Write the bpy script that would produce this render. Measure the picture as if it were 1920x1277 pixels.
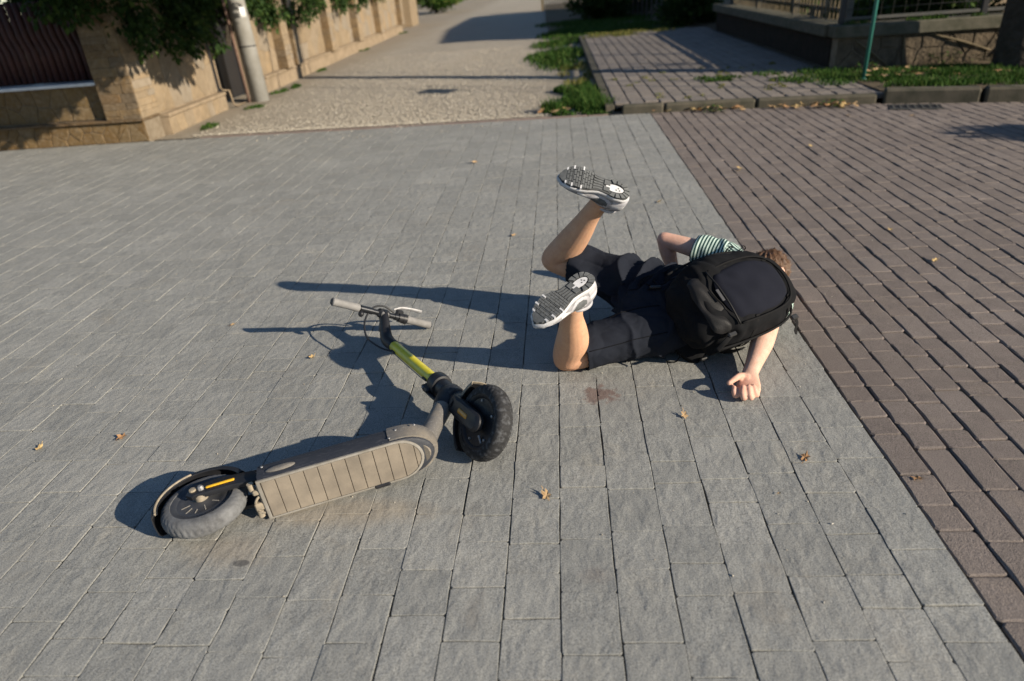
import bpy, bmesh, math, random
import numpy as np
from mathutils import Vector, Matrix, noise as mnoise

for o in list(bpy.data.objects): bpy.data.objects.remove(o, do_unlink=True)
scene = bpy.context.scene
COL = scene.collection

# ------------------------------------------------------------------ camera
CAM_H = 1.4
PITCH, ROLL, YAW = 0.487084, -0.082382, -0.094517
_cp, _sp = math.cos(PITCH), math.sin(PITCH)
FWD = Vector((math.sin(YAW)*_cp, math.cos(YAW)*_cp, -_sp))
_r = Vector((math.cos(YAW), -math.sin(YAW), 0)); _u = _r.cross(FWD)
RIGHT = _r*math.cos(ROLL) + _u*math.sin(ROLL)
UPV = -_r*math.sin(ROLL) + _u*math.cos(ROLL)
cam_data = bpy.data.cameras.new('camera'); cam = bpy.data.objects.new('camera', cam_data); COL.objects.link(cam)
cm = Matrix((RIGHT, UPV, -FWD)).transposed().to_4x4(); cm.translation = Vector((0, 0, CAM_H)); cam.matrix_world = cm
cam_data.sensor_width = 36.0; cam_data.lens = 24.0; cam_data.clip_start = 0.05; cam_data.clip_end = 2000
cam_data.dof.use_dof = True; cam_data.dof.focus_distance = 2.45; cam_data.dof.aperture_fstop = 1.8
scene.camera = cam

# ------------------------------------------------------------------ light: low late sun from the right and a little behind the camera
SUN_TO = Vector((2.17, -1.10, 1.0)).normalized()
SUN_EL = math.asin(SUN_TO.z); SUN_AZ = math.atan2(SUN_TO.x, SUN_TO.y)
world = bpy.data.worlds.new('World'); scene.world = world; world.use_nodes = True
wn = world.node_tree.nodes; wl = world.node_tree.links
for n in list(wn): wn.remove(n)
wo = wn.new('ShaderNodeOutputWorld'); wb = wn.new('ShaderNodeBackground'); ws = wn.new('ShaderNodeTexSky')
ws.sky_type = 'NISHITA'; ws.sun_disc = False; ws.sun_elevation = SUN_EL; ws.sun_rotation = SUN_AZ
ws.air_density = 1.0; ws.dust_density = 0.2; ws.ozone_density = 3.0
wb.inputs['Strength'].default_value = 0.066
wl.new(ws.outputs[0], wb.inputs[0]); wl.new(wb.outputs[0], wo.inputs[0])
sun_data = bpy.data.lights.new('sun', 'SUN'); sun_data.energy = 4.6; sun_data.angle = math.radians(0.5); sun_data.color = (1.0, 0.88, 0.71)
sun = bpy.data.objects.new('sun', sun_data); COL.objects.link(sun)
sun.rotation_euler = (-SUN_TO).to_track_quat('-Z', 'Y').to_euler(); sun.location = (20, -10, 12)
scene.view_settings.view_transform = 'Standard'; scene.view_settings.look = 'None'
scene.view_settings.exposure = 0.92; scene.view_settings.gamma = 1.0
scene.view_settings.use_curve_mapping = False
scene.render.engine = 'CYCLES'
scene.cycles.use_denoising = True
scene.cycles.max_bounces = 5; scene.cycles.diffuse_bounces = 3; scene.cycles.glossy_bounces = 2
scene.cycles.transparent_max_bounces = 4; scene.cycles.transmission_bounces = 2

def pix(p):            # projection used only to rank pieces by size in the photograph
    d = Vector(p) - Vector((0, 0, CAM_H)); z = d.dot(FWD)
    if z < .05: return None
    return (960 + 1280*d.dot(RIGHT)/z, 638.5 - 1280*d.dot(UPV)/z, z)

# ------------------------------------------------------------------ material helper
class NT:
    def __init__(s, name):
        s.m = bpy.data.materials.new(name); s.m.use_nodes = True
        s.n = s.m.node_tree.nodes; s.l = s.m.node_tree.links
        s.bsdf = s.n['Principled BSDF']; s.out = s.n['Material Output']
        s._pos = None
    def new(s, t, **kw):
        n = s.n.new(t)
        for k, v in kw.items(): setattr(n, k, v)
        return n
    def put(s, sock, v):
        if hasattr(v, 'links') or isinstance(v, bpy.types.NodeSocket): s.l.new(v, sock)
        elif isinstance(v, (tuple, list)) and len(v) == 3 and sock.type == 'RGBA': sock.default_value = (*v, 1)
        else: sock.default_value = v
    def pos(s, kind='world'):
        if kind == 'world': return s.new('ShaderNodeNewGeometry').outputs['Position']
        return s.new('ShaderNodeTexCoord').outputs['Object']
    def mapping(s, vec, scale=(1, 1, 1), rot=(0, 0, 0), loc=(0, 0, 0)):
        m = s.new('ShaderNodeMapping'); s.l.new(vec, m.inputs[0])
        m.inputs['Scale'].default_value = scale; m.inputs['Rotation'].default_value = rot; m.inputs['Location'].default_value = loc
        return m.outputs[0]
    def noise(s, vec, scale, detail=3, rough=.55, dist=0, out='Fac'):
        n = s.new('ShaderNodeTexNoise'); s.l.new(vec, n.inputs['Vector'])
        n.inputs['Scale'].default_value = scale; n.inputs['Detail'].default_value = detail
        n.inputs['Roughness'].default_value = rough; n.inputs['Distortion'].default_value = dist
        return n.outputs[out]
    def voro(s, vec, scale, feature='F1', out='Distance', rnd=1.0):
        n = s.new('ShaderNodeTexVoronoi', feature=feature); s.l.new(vec, n.inputs['Vector'])
        n.inputs['Scale'].default_value = scale; n.inputs['Randomness'].default_value = rnd
        return n.outputs[out]
    def ramp(s, fac, stops, interp='LINEAR'):
        n = s.new('ShaderNodeValToRGB'); s.put(n.inputs[0], fac); cr = n.color_ramp; cr.interpolation = interp
        while len(cr.elements) < len(stops): cr.elements.new(.5)
        for e, (p, c) in zip(cr.elements, stops):
            e.position = p; e.color = (c, c, c, 1) if isinstance(c, (int, float)) else (*c, 1)
        return n.outputs[0]
    def mix(s, fac, a, b, mode='MIX'):
        n = s.new('ShaderNodeMix', data_type='RGBA', blend_type=mode)
        s.put(n.inputs[0], fac); s.put(n.inputs[6], a); s.put(n.inputs[7], b)
        return n.outputs[2]
    def math(s, op, a, b=0.0, c=None, clamp=False):
        n = s.new('ShaderNodeMath', operation=op); n.use_clamp = clamp
        s.put(n.inputs[0], a); s.put(n.inputs[1], b)
        if c is not None: s.put(n.inputs[2], c)
        return n.outputs[0]
    def attr(s, name, out='Fac'):
        n = s.new('ShaderNodeAttribute'); n.attribute_name = name; return n.outputs[out]
    def bump(s, h, strength=.5, dist=.01, normal=None):
        n = s.new('ShaderNodeBump'); s.put(n.inputs['Height'], h)
        n.inputs['Strength'].default_value = strength; n.inputs['Distance'].default_value = dist
        if normal is not None: s.l.new(normal, n.inputs['Normal'])
        return n.outputs[0]
    def done(s, color, rough=.7, normal=None, metallic=0.0, spec=.5, **kw):
        s.put(s.bsdf.inputs['Base Color'], color); s.put(s.bsdf.inputs['Roughness'], rough)
        s.put(s.bsdf.inputs['Metallic'], metallic); s.put(s.bsdf.inputs['Specular IOR Level'], spec)
        if normal is not None: s.l.new(normal, s.bsdf.inputs['Normal'])
        for k, v in kw.items(): s.put(s.bsdf.inputs[k], v)
        return s.m

def simple(name, c, rough=.6, c2=None, scale=30, bump=0, bdist=.002, bscale=None, metallic=0, spec=.5, space='world', lo=.35, hi=.7, detail=4, **kw):
    t = NT(name); p = t.pos(space)
    col = c
    if c2 is not None: col = t.mix(t.ramp(t.noise(p, scale, detail), [(lo, 0), (hi, 1)]), c, c2)
    nrm = t.bump(t.noise(p, bscale or scale*3, 4), bump, bdist) if bump else None
    return t.done(col, rough, nrm, metallic, spec, **kw)

# ------------------------------------------------------------------ mesh helpers
def mesh_obj(name, v, f, mat, parent=None, smooth=False):
    me = bpy.data.meshes.new(name); me.from_pydata([tuple(map(float, p)) for p in v], [], [tuple(q) for q in f])
    me.validate(); me.update()
    if mat is not None: me.materials.append(mat)
    if smooth: me.polygons.foreach_set('use_smooth', [True]*len(me.polygons))
    o = bpy.data.objects.new(name, me); COL.objects.link(o)
    if parent is not None: o.parent = parent
    return o

def tag(o, label=None, cat=None, group=None, kind=None):
    if label: o['label'] = label
    if cat: o['category'] = cat
    if group: o['group'] = group
    if kind: o['kind'] = kind
    return o

def empty(name, loc=(0, 0, 0), mat4=None):
    o = bpy.data.objects.new(name, None); COL.objects.link(o); o.empty_display_size = .1
    if mat4 is not None: o.matrix_world = mat4
    else: o.location = loc
    return o

def catmull(pts, n=6):
    P = [np.asarray(p, float) for p in pts]
    if len(P) < 3 or n <= 1: return P
    Q = [2*P[0]-P[1]] + P + [2*P[-1]-P[-2]]; out = []
    for i in range(1, len(Q)-2):
        a, b, c, d = Q[i-1:i+3]
        for k in range(n):
            t = k/n
            out.append(.5*((2*b)+(c-a)*t+(2*a-5*b+4*c-d)*t*t+(3*b-a-3*c+d)*t**3))
    out.append(P[-1]); return out

class MB:
    def __init__(s): s.v = []; s.f = []
    def add(s, v, f):
        o = len(s.v); s.v += [tuple(map(float, p)) for p in v]; s.f += [tuple(i+o for i in q) for q in f]; return s
    def box(s, c, size, rot=None, bev=0.0):
        c = np.asarray(c, float); hx, hy, hz = [q/2 for q in size]
        b = min(bev, hx*.9, hy*.9, hz*.9)
        if b <= 0:
            v = np.array([(x, y, z) for x in (-hx, hx) for y in (-hy, hy) for z in (-hz, hz)])
            f = [(0, 1, 3, 2), (4, 6, 7, 5), (0, 4, 5, 1), (2, 3, 7, 6), (0, 2, 6, 4), (1, 5, 7, 3)]
        else:
            v = []; idx = {}
            for sx in (-1, 1):
                for sy in (-1, 1):
                    for sz in (-1, 1):
                        for ax in range(3):
                            p = [sx*(hx-b), sy*(hy-b), sz*(hz-b)]; p[ax] += (sx, sy, sz)[ax]*b
                            idx[(sx, sy, sz, ax)] = len(v); v.append(p)
            f = []; A = [(-1, -1), (1, -1), (1, 1), (-1, 1)]
            def key(ax, s0, a, bb):
                k = [0, 0, 0]; k[ax] = s0; o = [i for i in range(3) if i != ax]; k[o[0]] = a; k[o[1]] = bb; return tuple(k)
            for ax in range(3):
                for s0 in (-1, 1):
                    f.append([idx[(*key(ax, s0, a, bb), ax)] for a, bb in A])
            for ax in range(3):
                o = [i for i in range(3) if i != ax]
                for a, bb in A:
                    k0 = [0, 0, 0]; k1 = [0, 0, 0]; k0[ax] = -1; k1[ax] = 1
                    k0[o[0]] = k1[o[0]] = a; k0[o[1]] = k1[o[1]] = bb
                    f.append([idx[(*k0, o[0])], idx[(*k1, o[0])], idx[(*k1, o[1])], idx[(*k0, o[1])]])
            for sx in (-1, 1):
                for sy in (-1, 1):
                    for sz in (-1, 1): f.append([idx[(sx, sy, sz, k)] for k in range(3)])
            v = np.array(v); g = []
            for q in f:
                pts = v[q]; nn = np.cross(pts[1]-pts[0], pts[2]-pts[0])
                g.append(tuple(q) if nn @ pts.mean(0) > 0 else tuple(reversed(q)))
            f = g
        if rot is not None: v = v @ np.asarray(rot, float).T
        return s.add(np.asarray(v)+c, f)
    def loft(s, rings, cap0=True, cap1=True, close=True):
        n = len(rings[0]); o = len(s.v)
        for r in rings: s.v += [tuple(map(float, p)) for p in r]
        m = n if close else n-1
        for i in range(len(rings)-1):
            for j in range(m):
                a = o+i*n+j; b = o+i*n+(j+1) % n
                s.f.append((a, b, b+n, a+n))
        if cap0: s.f.append(tuple(o+j for j in reversed(range(n))))
        if cap1: s.f.append(tuple(o+(len(rings)-1)*n+j for j in range(n)))
        return s
    def sweep(s, pts, rad, seg=12, up=(0, 0, 1), round_ends=False, sub=1, cap=True, flat=None):
        """tube along pts; rad: number or one per point, a number or (side, up) pair"""
        P = [np.asarray(p, float) for p in pts]
        if isinstance(rad, (int, float)): rad = [rad]*len(P)
        Rr = [np.array((r, r) if isinstance(r, (int, float)) else r, float) for r in rad]
        if sub > 1: P = catmull(P, sub); Rr = catmull(Rr, sub) if len(Rr) > 2 else Rr
        if len(Rr) != len(P):
            Rr = [Rr[0]+(Rr[-1]-Rr[0])*i/(len(P)-1) for i in range(len(P))]
        T = []
        for i in range(len(P)):
            d = P[min(i+1, len(P)-1)]-P[max(i-1, 0)]; T.append(d/(np.linalg.norm(d)+1e-12))
        upv = np.asarray(up, float); rings = []; x = np.cross(T[0], upv)
        if np.linalg.norm(x) < 1e-4: x = np.cross(T[0], (1, .3, 0))
        x /= np.linalg.norm(x)
        ang = [2*math.pi*k/seg for k in range(seg)]
        def ring(c, t, x, r):
            y = np.cross(t, x)*-1
            return [c + x*math.cos(a)*r[0] + y*math.sin(a)*r[1] for a in ang]
        L = []
        for i in range(len(P)):
            t = T[i]; x = x - t*(x@t); x /= np.linalg.norm(x); L.append((P[i], t, x.copy(), Rr[i]))
        if round_ends:
            for q in (60, 30):
                a = math.radians(q); c, t, xx, r = L[0]; rings.append(ring(c-t*r.mean()*math.sin(a), t, xx, r*math.cos(a)))
        for c, t, xx, r in L: rings.append(ring(c, t, xx, r))
        if round_ends:
            for q in (30, 60):
                a = math.radians(q); c, t, xx, r = L[-1]; rings.append(ring(c+t*r.mean()*math.sin(a), t, xx, r*math.cos(a)))
        rings = [list(reversed(r)) for r in rings]
        return s.loft(rings, cap, cap)
    def lathe(s, prof, c=(0, 0, 0), ax=(0, 0, 1), seg=32, x=None, arc=None, closed=False):
        """prof: (radius, height) pairs turned about ax through c"""
        ax = np.asarray(ax, float); ax /= np.linalg.norm(ax)
        if x is None: x = np.cross(ax, (0.3, 1, .1))
        x = np.asarray(x, float); x = x-ax*(x@ax); x /= np.linalg.norm(x); y = np.cross(ax, x); c = np.asarray(c, float)
        a0, a1 = arc if arc else (0, 2*math.pi); full = arc is None
        na = seg if full else seg+1; rings = []
        for k in range(na):
            a = a0+(a1-a0)*k/seg; d = x*math.cos(a)+y*math.sin(a)
            rings.append([c+d*r+ax*h for r, h in prof])
        n = len(prof); o = len(s.v)
        for r in rings: s.v += [tuple(map(float, p)) for p in r]
        for k in range(seg):
            kk = (k+1) % na
            for j in range(n if closed else n-1):
                j2 = (j+1) % n
                s.f.append((o+k*n+j, o+kk*n+j, o+kk*n+j2, o+k*n+j2))
        if closed and not full:
            s.f.append(tuple(o+j for j in reversed(range(n)))); s.f.append(tuple(o+(na-1)*n+j for j in range(n)))
        return s
    def ellipsoid(s, c, r, axes=None, seg=20, rings=12):
        A = np.eye(3) if axes is None else np.asarray(axes, float)   # rows are axes
        v = []; f = []
        for i in range(1, rings):
            th = math.pi*i/rings
            for j in range(seg):
                ph = 2*math.pi*j/seg; v.append((math.sin(th)*math.cos(ph)*r[0], math.sin(th)*math.sin(ph)*r[1], math.cos(th)*r[2]))
        v += [(0, 0, r[2]), (0, 0, -r[2])]; t, b = len(v)-2, len(v)-1
        for i in range(rings-2):
            for j in range(seg):
                a = i*seg+j; q = i*seg+(j+1) % seg; f.append((a, a+seg, q+seg, q))
        for j in range(seg):
            f.append((t, j, (j+1) % seg)); f.append((b, (rings-2)*seg+(j+1) % seg, (rings-2)*seg+j))
        return s.add(np.array(v) @ A + np.asarray(c, float), f)
    def xf(s, M):
        M = Matrix(M); s.v = [tuple(M @ Vector(p)) for p in s.v]; return s
    def build(s, name, mat, parent=None, smooth=True):
        return mesh_obj(name, s.v, s.f, mat, parent, smooth)

def autosmooth(o, deg=40):
    me = o.data; bm = bmesh.new(); bm.from_mesh(me)
    lim = math.radians(deg)
    for e in bm.edges:
        if len(e.link_faces) == 2 and e.calc_face_angle(0) > lim: e.smooth = False
    for f in bm.faces: f.smooth = True
    bm.to_mesh(me); bm.free(); return o

def recalc(o):
    bm = bmesh.new(); bm.from_mesh(o.data); bmesh.ops.recalc_face_normals(bm, faces=bm.faces); bm.to_mesh(o.data); bm.free(); return o

def remesh(mb, voxel, it=4, fac=.5):
    """fuse overlapping closed shapes into one continuous skin; returns a mesh"""
    o = mesh_obj('tmp', mb.v, mb.f, None); recalc(o)
    m = o.modifiers.new('r', 'REMESH'); m.mode = 'VOXEL'; m.voxel_size = voxel; m.use_smooth_shade = True
    if it:
        k = o.modifiers.new('s', 'SMOOTH'); k.factor = fac; k.iterations = it
    dg = bpy.context.evaluated_depsgraph_get(); dg.update()
    me = bpy.data.meshes.new_from_object(o.evaluated_get(dg))
    bpy.data.objects.remove(o, do_unlink=True); return me

def mesh_to(name, me, mat, parent=None):
    me.name = name; me.materials.clear(); me.materials.append(mat)
    me.polygons.foreach_set('use_smooth', [True]*len(me.polygons))
    o = bpy.data.objects.new(name, me); COL.objects.link(o)
    if parent is not None: o.parent = parent
    return o

def get_co(me):
    a = np.empty(len(me.vertices)*3); me.vertices.foreach_get('co', a); return a.reshape(-1, 3)
def get_no(me):
    a = np.empty(len(me.vertices)*3); me.vertices.foreach_get('normal', a); return a.reshape(-1, 3)
def set_co(me, a): me.vertices.foreach_set('co', np.ascontiguousarray(a).ravel()); me.update()
def nz(p, s, seed=0.0): return mnoise.noise(Vector((p[0]*s+seed, p[1]*s+seed*.7, p[2]*s-seed)))
def unit(v): v = np.asarray(v, float); return v/np.linalg.norm(v)
# ------------------------------------------------------------------ materials of the ground
def paver_mat(name, base, dark, light, bump_scale, bump_h, stain=False, fine=260, fine_h=.0008, aniso=True, rough=.85):
    t = NT(name); p = t.pos(); r = t.attr('rnd')
    big = t.noise(p, 1.3, 4, .6); mid = t.noise(p, 14, 5, .65)
    c = t.mix(t.ramp(mid, [(.32, 0), (.68, 1)]), dark, base)
    c = t.mix(t.ramp(r, [(0, .0), (.55, .14), (1, .5)]), c, light)
    c = t.mix(t.ramp(r, [(0, .22), (.22, 0)]), c, tuple(q*.82 for q in dark))
    c = t.mix(t.ramp(big, [(.36, .0), (.62, .55)]), c, tuple(q*.76 for q in base))
    c = t.mix(t.ramp(t.noise(p, 4.5, 6, .7, .6), [(.55, 0), (.72, .45)]), c, tuple(q*k for q, k in zip(light, (1.02, .97, .88))))
    spk = t.ramp(t.noise(p, fine, 2, .7), [(.36, .62), (.5, 1.0), (.66, 1.22)])
    c = t.mix(1.0, c, spk, 'MULTIPLY')
    if stain:
        def spot(cx, cy, sx, sy, rot=0, wob=.5, sc=7):
            m = t.mapping(p, (1, 1, 1), (0, 0, 0), (-cx, -cy, 0))
            m = t.mapping(m, (1/sx, 1/sy, 0), (0, 0, rot))
            ln = t.new('ShaderNodeVectorMath', operation='LENGTH'); t.l.new(m, ln.inputs[0])
            return t.math('ADD', ln.outputs['Value'], t.math('MULTIPLY', t.math('SUBTRACT', t.noise(p, sc*4, 5, .7), .5), wob*2.2))
        red = t.ramp(spot(.105, 2.175, .085, .075, 0, .95, 5), [(.55, .66), (.86, 0)])
        c = t.mix(red, c, (.115, .062, .05))
        red2 = t.ramp(spot(.045, 1.30, .05, .035, .4, .6, 8), [(.3, .22), (1.0, 0)])
        c = t.mix(red2, c, (.10, .06, .045))
        dust = t.ramp(spot(-.72, 1.56, .36, .085, -.36, .5, 3), [(.35, .42), (1.15, 0)])
        c = t.mix(dust, c, (.29, .235, .165))
        dust2 = t.ramp(spot(-1.0, 1.40, .16, .08, -.3, .5, 3), [(.35, .32), (1.15, 0)])
        c = t.mix(dust2, c, (.27, .215, .15))
        oil = t.ramp(spot(-.945, 1.355, .026, .014, -.2, .06, 8), [(.8, .7), (1.0, 0)])
        c = t.mix(oil, c, (.06, .06, .062))
        dirt = t.ramp(t.noise(p, 2.6, 7, .75, .8), [(.57, 0), (.70, .34)])
        c = t.mix(dirt, c, (.21, .185, .15))
    v = t.mapping(p, (1.0, .62, 1) if aniso else (1, 1, 1), (0, 0, .6))
    h = t.math('ADD', t.noise(v, bump_scale, 2.2, .5, .25), t.math('MULTIPLY', t.noise(p, bump_scale*3.2, 3, .6), .22))
    n1 = t.bump(h, 1.0, bump_h)
    n2 = t.bump(t.noise(p, fine, 2, .7), 1.0, fine_h, n1)
    return t.done(c, rough, n2, spec=.25)

M_GREY = paver_mat('grey_slate_paver', (.262, .263, .247), (.198, .200, .190), (.318, .315, .294), 24, .0054, stain=True)
M_RED = paver_mat('red_brown_paver', (.188, .158, .142), (.132, .112, .101), (.238, .205, .185), 60, .0018, fine=300, fine_h=.0030, aniso=False)
M_WALK = paver_mat('sidewalk_block', (.19, .165, .145), (.14, .125, .112), (.23, .20, .175), 40, .003, fine=200, fine_h=.0015, aniso=False)
def bed_mat(name, a, b, c):
    t = NT(name); p = t.pos()
    k = t.mix(t.ramp(t.noise(p, 9, 5, .65), [(.40, 0), (.60, 1)]), a, b)
    k = t.mix(t.ramp(t.noise(p, 160, 2, .7), [(.45, 0), (.7, .6)]), k, c)
    return t.done(k, .95, t.bump(t.noise(p, 220, 3), 1.0, .004), spec=.1)
M_BED = bed_mat('joint_sand', (.045, .038, .030), (.16, .135, .105), (.24, .21, .17))
M_BEDR = bed_mat('joint_grit', (.035, .032, .027), (.13, .115, .095), (.22, .20, .17))
def gravel_mat():
    t = NT('gravel_road_surface'); p = t.pos()
    sep = t.new('ShaderNodeSeparateXYZ'); t.l.new(p, sep.inputs[0])
    v = t.voro(p, 55, out='Color'); d = t.voro(p, 55)
    bw = t.new('ShaderNodeRGBToBW'); t.l.new(v, bw.inputs[0])
    st = t.ramp(bw.outputs[0], [(.2, (.27, .24, .195)), (.5, (.36, .322, .265)), (.8, (.45, .412, .35))])
    st = t.mix(t.ramp(d, [(.3, 0), (.75, .75)]), st, (.20, .175, .135))
    soil = t.mix(t.ramp(t.noise(p, 30, 4), [(.35, 0), (.7, 1)]), (.20, .168, .125), (.29, .25, .195))
    side = t.math('ADD', t.math('ABSOLUTE', t.math('ADD', sep.outputs[0], 2.2)), t.math('MULTIPLY', t.noise(p, .7, 4), 1.6))
    c = t.mix(t.ramp(t.math('MULTIPLY', side, .25), [(.62, 0), (.85, .9)]), st, soil)
    c = t.mix(t.ramp(t.noise(p, .9, 4, .6), [(.42, 0), (.66, .5)]), c, (.28, .245, .195))
    h = t.math('SUBTRACT', 1.0, d)
    return t.done(c, .95, t.bump(t.math('ADD', h, t.math('MULTIPLY', t.noise(p, 90, 3), .6)), .9, .012), spec=.15)
M_GRAVEL = gravel_mat()
M_SOIL = simple('soil', (.085, .066, .045), .95, (.13, .105, .07), 6, .8, .02, 40, spec=.1)
M_KERB = simple('concrete_kerb', (.095, .083, .062), .9, (.050, .048, .034), 7, .6, .004, 70, spec=.2)
M_KERBR = simple('pink_kerb', (.20, .148, .125), .9, (.14, .11, .095), 10, .6, .003, 90, spec=.2)

# ------------------------------------------------------------------ ground sheets
def sheet(name, poly, z, mat, kind='structure'):
    return tag(mesh_obj(name, [(x, y, z) for x, y in poly], [tuple(range(len(poly)))], mat), kind=kind)
sheet('ground', [(-400, -200), (400, -200), (400, 600), (-400, 600)], -.075, M_SOIL)
def kerb_y(x): return 7.86-.045*x
grey_paving = sheet('grey_paving', [(-11, -1.2), (.965, -1.2), (.965, kerb_y(.965)-.05), (-11, kerb_y(-11)-.05)], -.007, M_BED)
red_paving = sheet('red_paving', [(.965, -1.2), (9, -1.2), (9, 5.7), (7, 6.35), (4.6, 7.1), (3.24, 7.5), (1.97, 7.7), (.965, 7.83)], -.012, M_BEDR)

def paver_geo(x0, x1, y0, y1, z, rng, ch, wob, depth=.05, rc=.006, tilt=.004):
    cx, cy = (x0+x1)/2, (y0+y1)/2; q = []
    j = lambda a=wob: rng.uniform(-a, a)
    rcs = [rc*rng.uniform(.5, 1.8) for _ in range(4)]
    my, mx = (y0+y1)/2+j(.01), (x0+x1)/2+j(.01)
    e = [j() for _ in range(8)]
    q = [(x0+rcs[0], y0+e[0]), (mx, y0+j()), (x1-rcs[1], y0+e[1]), (x1+e[2], y0+rcs[1]), (x1+j(), my), (x1+e[3], y1-rcs[2]),
         (x1-rcs[2], y1+e[4]), (mx, y1+j()), (x0+rcs[3], y1+e[5]), (x0+e[6], y1-rcs[3]), (x0+j(), my), (x0+e[7], y0+rcs[0])]
    n = len(q); tx, ty = j(tilt), j(tilt); v = []
    zz = lambda x, y: z+tx*(x-cx)+ty*(y-cy)
    for x, y in q: v.append((x, y, z-depth))
    for x, y in q: v.append((x, y, zz(x, y)-ch*rng.uniform(.8, 1.3)))
    for x, y in q:
        dx, dy = cx-x, cy-y; l = math.hypot(dx, dy); c = ch*rng.uniform(.9, 1.8)
        v.append((x+dx/l*c*1.3, y+dy/l*c*1.3, zz(x, y)))
    f = []
    for a in (0, n):
        for k in range(n): f.append((a+k, a+(k+1) % n, a+n+(k+1) % n, a+n+k))
    f.append(tuple(2*n+k for k in range(n)))
    return v, f

def set_rnd(me, vals):
    at = me.attributes.new('rnd', 'FLOAT', 'FACE'); at.data.foreach_set('value', vals)

def lay(pieces, name, rest_name, mat, parent, keep=300):
    """pieces: (verts, faces, rnd, centre, area). The ones that show largest become parts, the rest one mesh."""
    def score(p):
        c = p[3]; q = pix(c)
        if q is None or not (-40 < q[0] < 1960 and -30 < q[1] < 1310): return 0
        d = Vector(c)-Vector((0, 0, CAM_H))
        return p[4]*(-d.normalized().z)/(q[2]**2)
    order = sorted(range(len(pieces)), key=lambda i: -score(pieces[i]))
    for i in order[:keep]:
        v, f, r, c, a = pieces[i]; o = mesh_obj(name, [(x-c[0], y-c[1], z-c[2]) for x, y, z in v], f, mat, parent)
        o.location = c; set_rnd(o.data, [r]*len(o.data.polygons))
    if len(order) > keep:
        mb = MB(); rr = []
        for i in order[keep:]:
            v, f, r, c, a = pieces[i]; mb.add(v, f); rr += [r]*len(f)
        o = tag(mb.build(rest_name, mat, parent, smooth=False), kind='stuff'); set_rnd(o.data, rr)

def course(xs, ylo, yhi, lens, z, rng, gap, ch, wob, zj=.0015, rc=.006, tilt=.004, gy=1.0):
    out = []
    for k in range(len(xs)-1):
        x0, x1 = xs[k], xs[k+1]; y = ylo(x0, x1)-rng.uniform(0, .15); y1max = yhi((x0+x1)/2)
        while y < y1max-.03:
            L = rng.choice(lens)*rng.uniform(.97, 1.03); ye = min(y+L, y1max)
            if y1max-ye < .05: ye = y1max
            g0, g1 = gap*rng.uniform(.3, 1.15), gap*rng.uniform(.3, 1.15); g2, g3 = gap*gy*rng.uniform(.25, .7), gap*gy*rng.uniform(.25, .7)
            z_ = z+rng.uniform(-zj, zj)
            v, f = paver_geo(x0+g0, x1-g1, y+g2, ye-g3, z_, rng, ch, wob, rc=rc, tilt=tilt)
            out.append((v, f, rng.random(), ((x0+x1)/2, (y+ye)/2, z_), (x1-x0)*(ye-y))); y = ye
    return out
rng = random.Random(7)
W = .1445; xs = [.965-W*k for k in range(64)][::-1]
lay(course(xs, lambda a, b: .35, lambda x: kerb_y(x)-.06, [.105, .145, .165, .165, .185, .22], 0, rng, .0020, .0008, .0019, rc=.0034), 'paver', 'far_pavers', M_GREY, grey_paving)
WR = .1035; xr = [.968+WR*k for k in range(60)]
def red_top(x):
    if x < 1.97: return 7.83+(x-.965)*(7.70-7.83)/1.005-.02
    if x < 3.24: return 7.70+(x-1.97)*(7.48-7.70)/1.27-.02
    return 7.48+(x-3.24)*(-.305)-.02
lay(course(xr, lambda a, b: .35, red_top, [.10, .10, .135, .16, .20], -.001, rng, .0040, .0034, .0024, zj=.003, rc=.006, tilt=.012, gy=.35), 'red_paver', 'far_red_pavers', M_RED, red_paving)

# gravel lane beyond
def gravel_sheet():
    nx, ny = 90, 150; v = []; f = []
    for j in range(ny+1):
        t = j/ny; y0 = 8.0+72*t*t
        for i in range(nx+1):
            x = -11+22*i/nx; y = max(y0, kerb_y(min(x, .6))+.02) if j else kerb_y(min(x, .6))+.02
            z = -.006+.02*mnoise.noise(Vector((x*.6, y*.35, 3)))*min(1, (y-7.8)/2)+.006*mnoise.noise(Vector((x*3, y*3, 1)))
            v.append((x, y+j*1e-4, z))
    for j in range(ny):
        for i in range(nx):
            a = j*(nx+1)+i; f.append((a, a+1, a+nx+2, a+nx+1))
    return tag(mesh_obj('gravel_road', v, f, M_GRAVEL, smooth=True), kind='structure')
gravel_sheet()
M_STONE = None
def stone_mat():
    t = NT('gravel_stones'); r = t.attr('rnd')
    c = t.ramp(r, [(0, (.24, .21, .17)), (.35, (.33, .295, .24)), (.7, (.40, .362, .30)), (1, (.50, .46, .395))])
    return t.done(c, .9, spec=.2)
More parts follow.
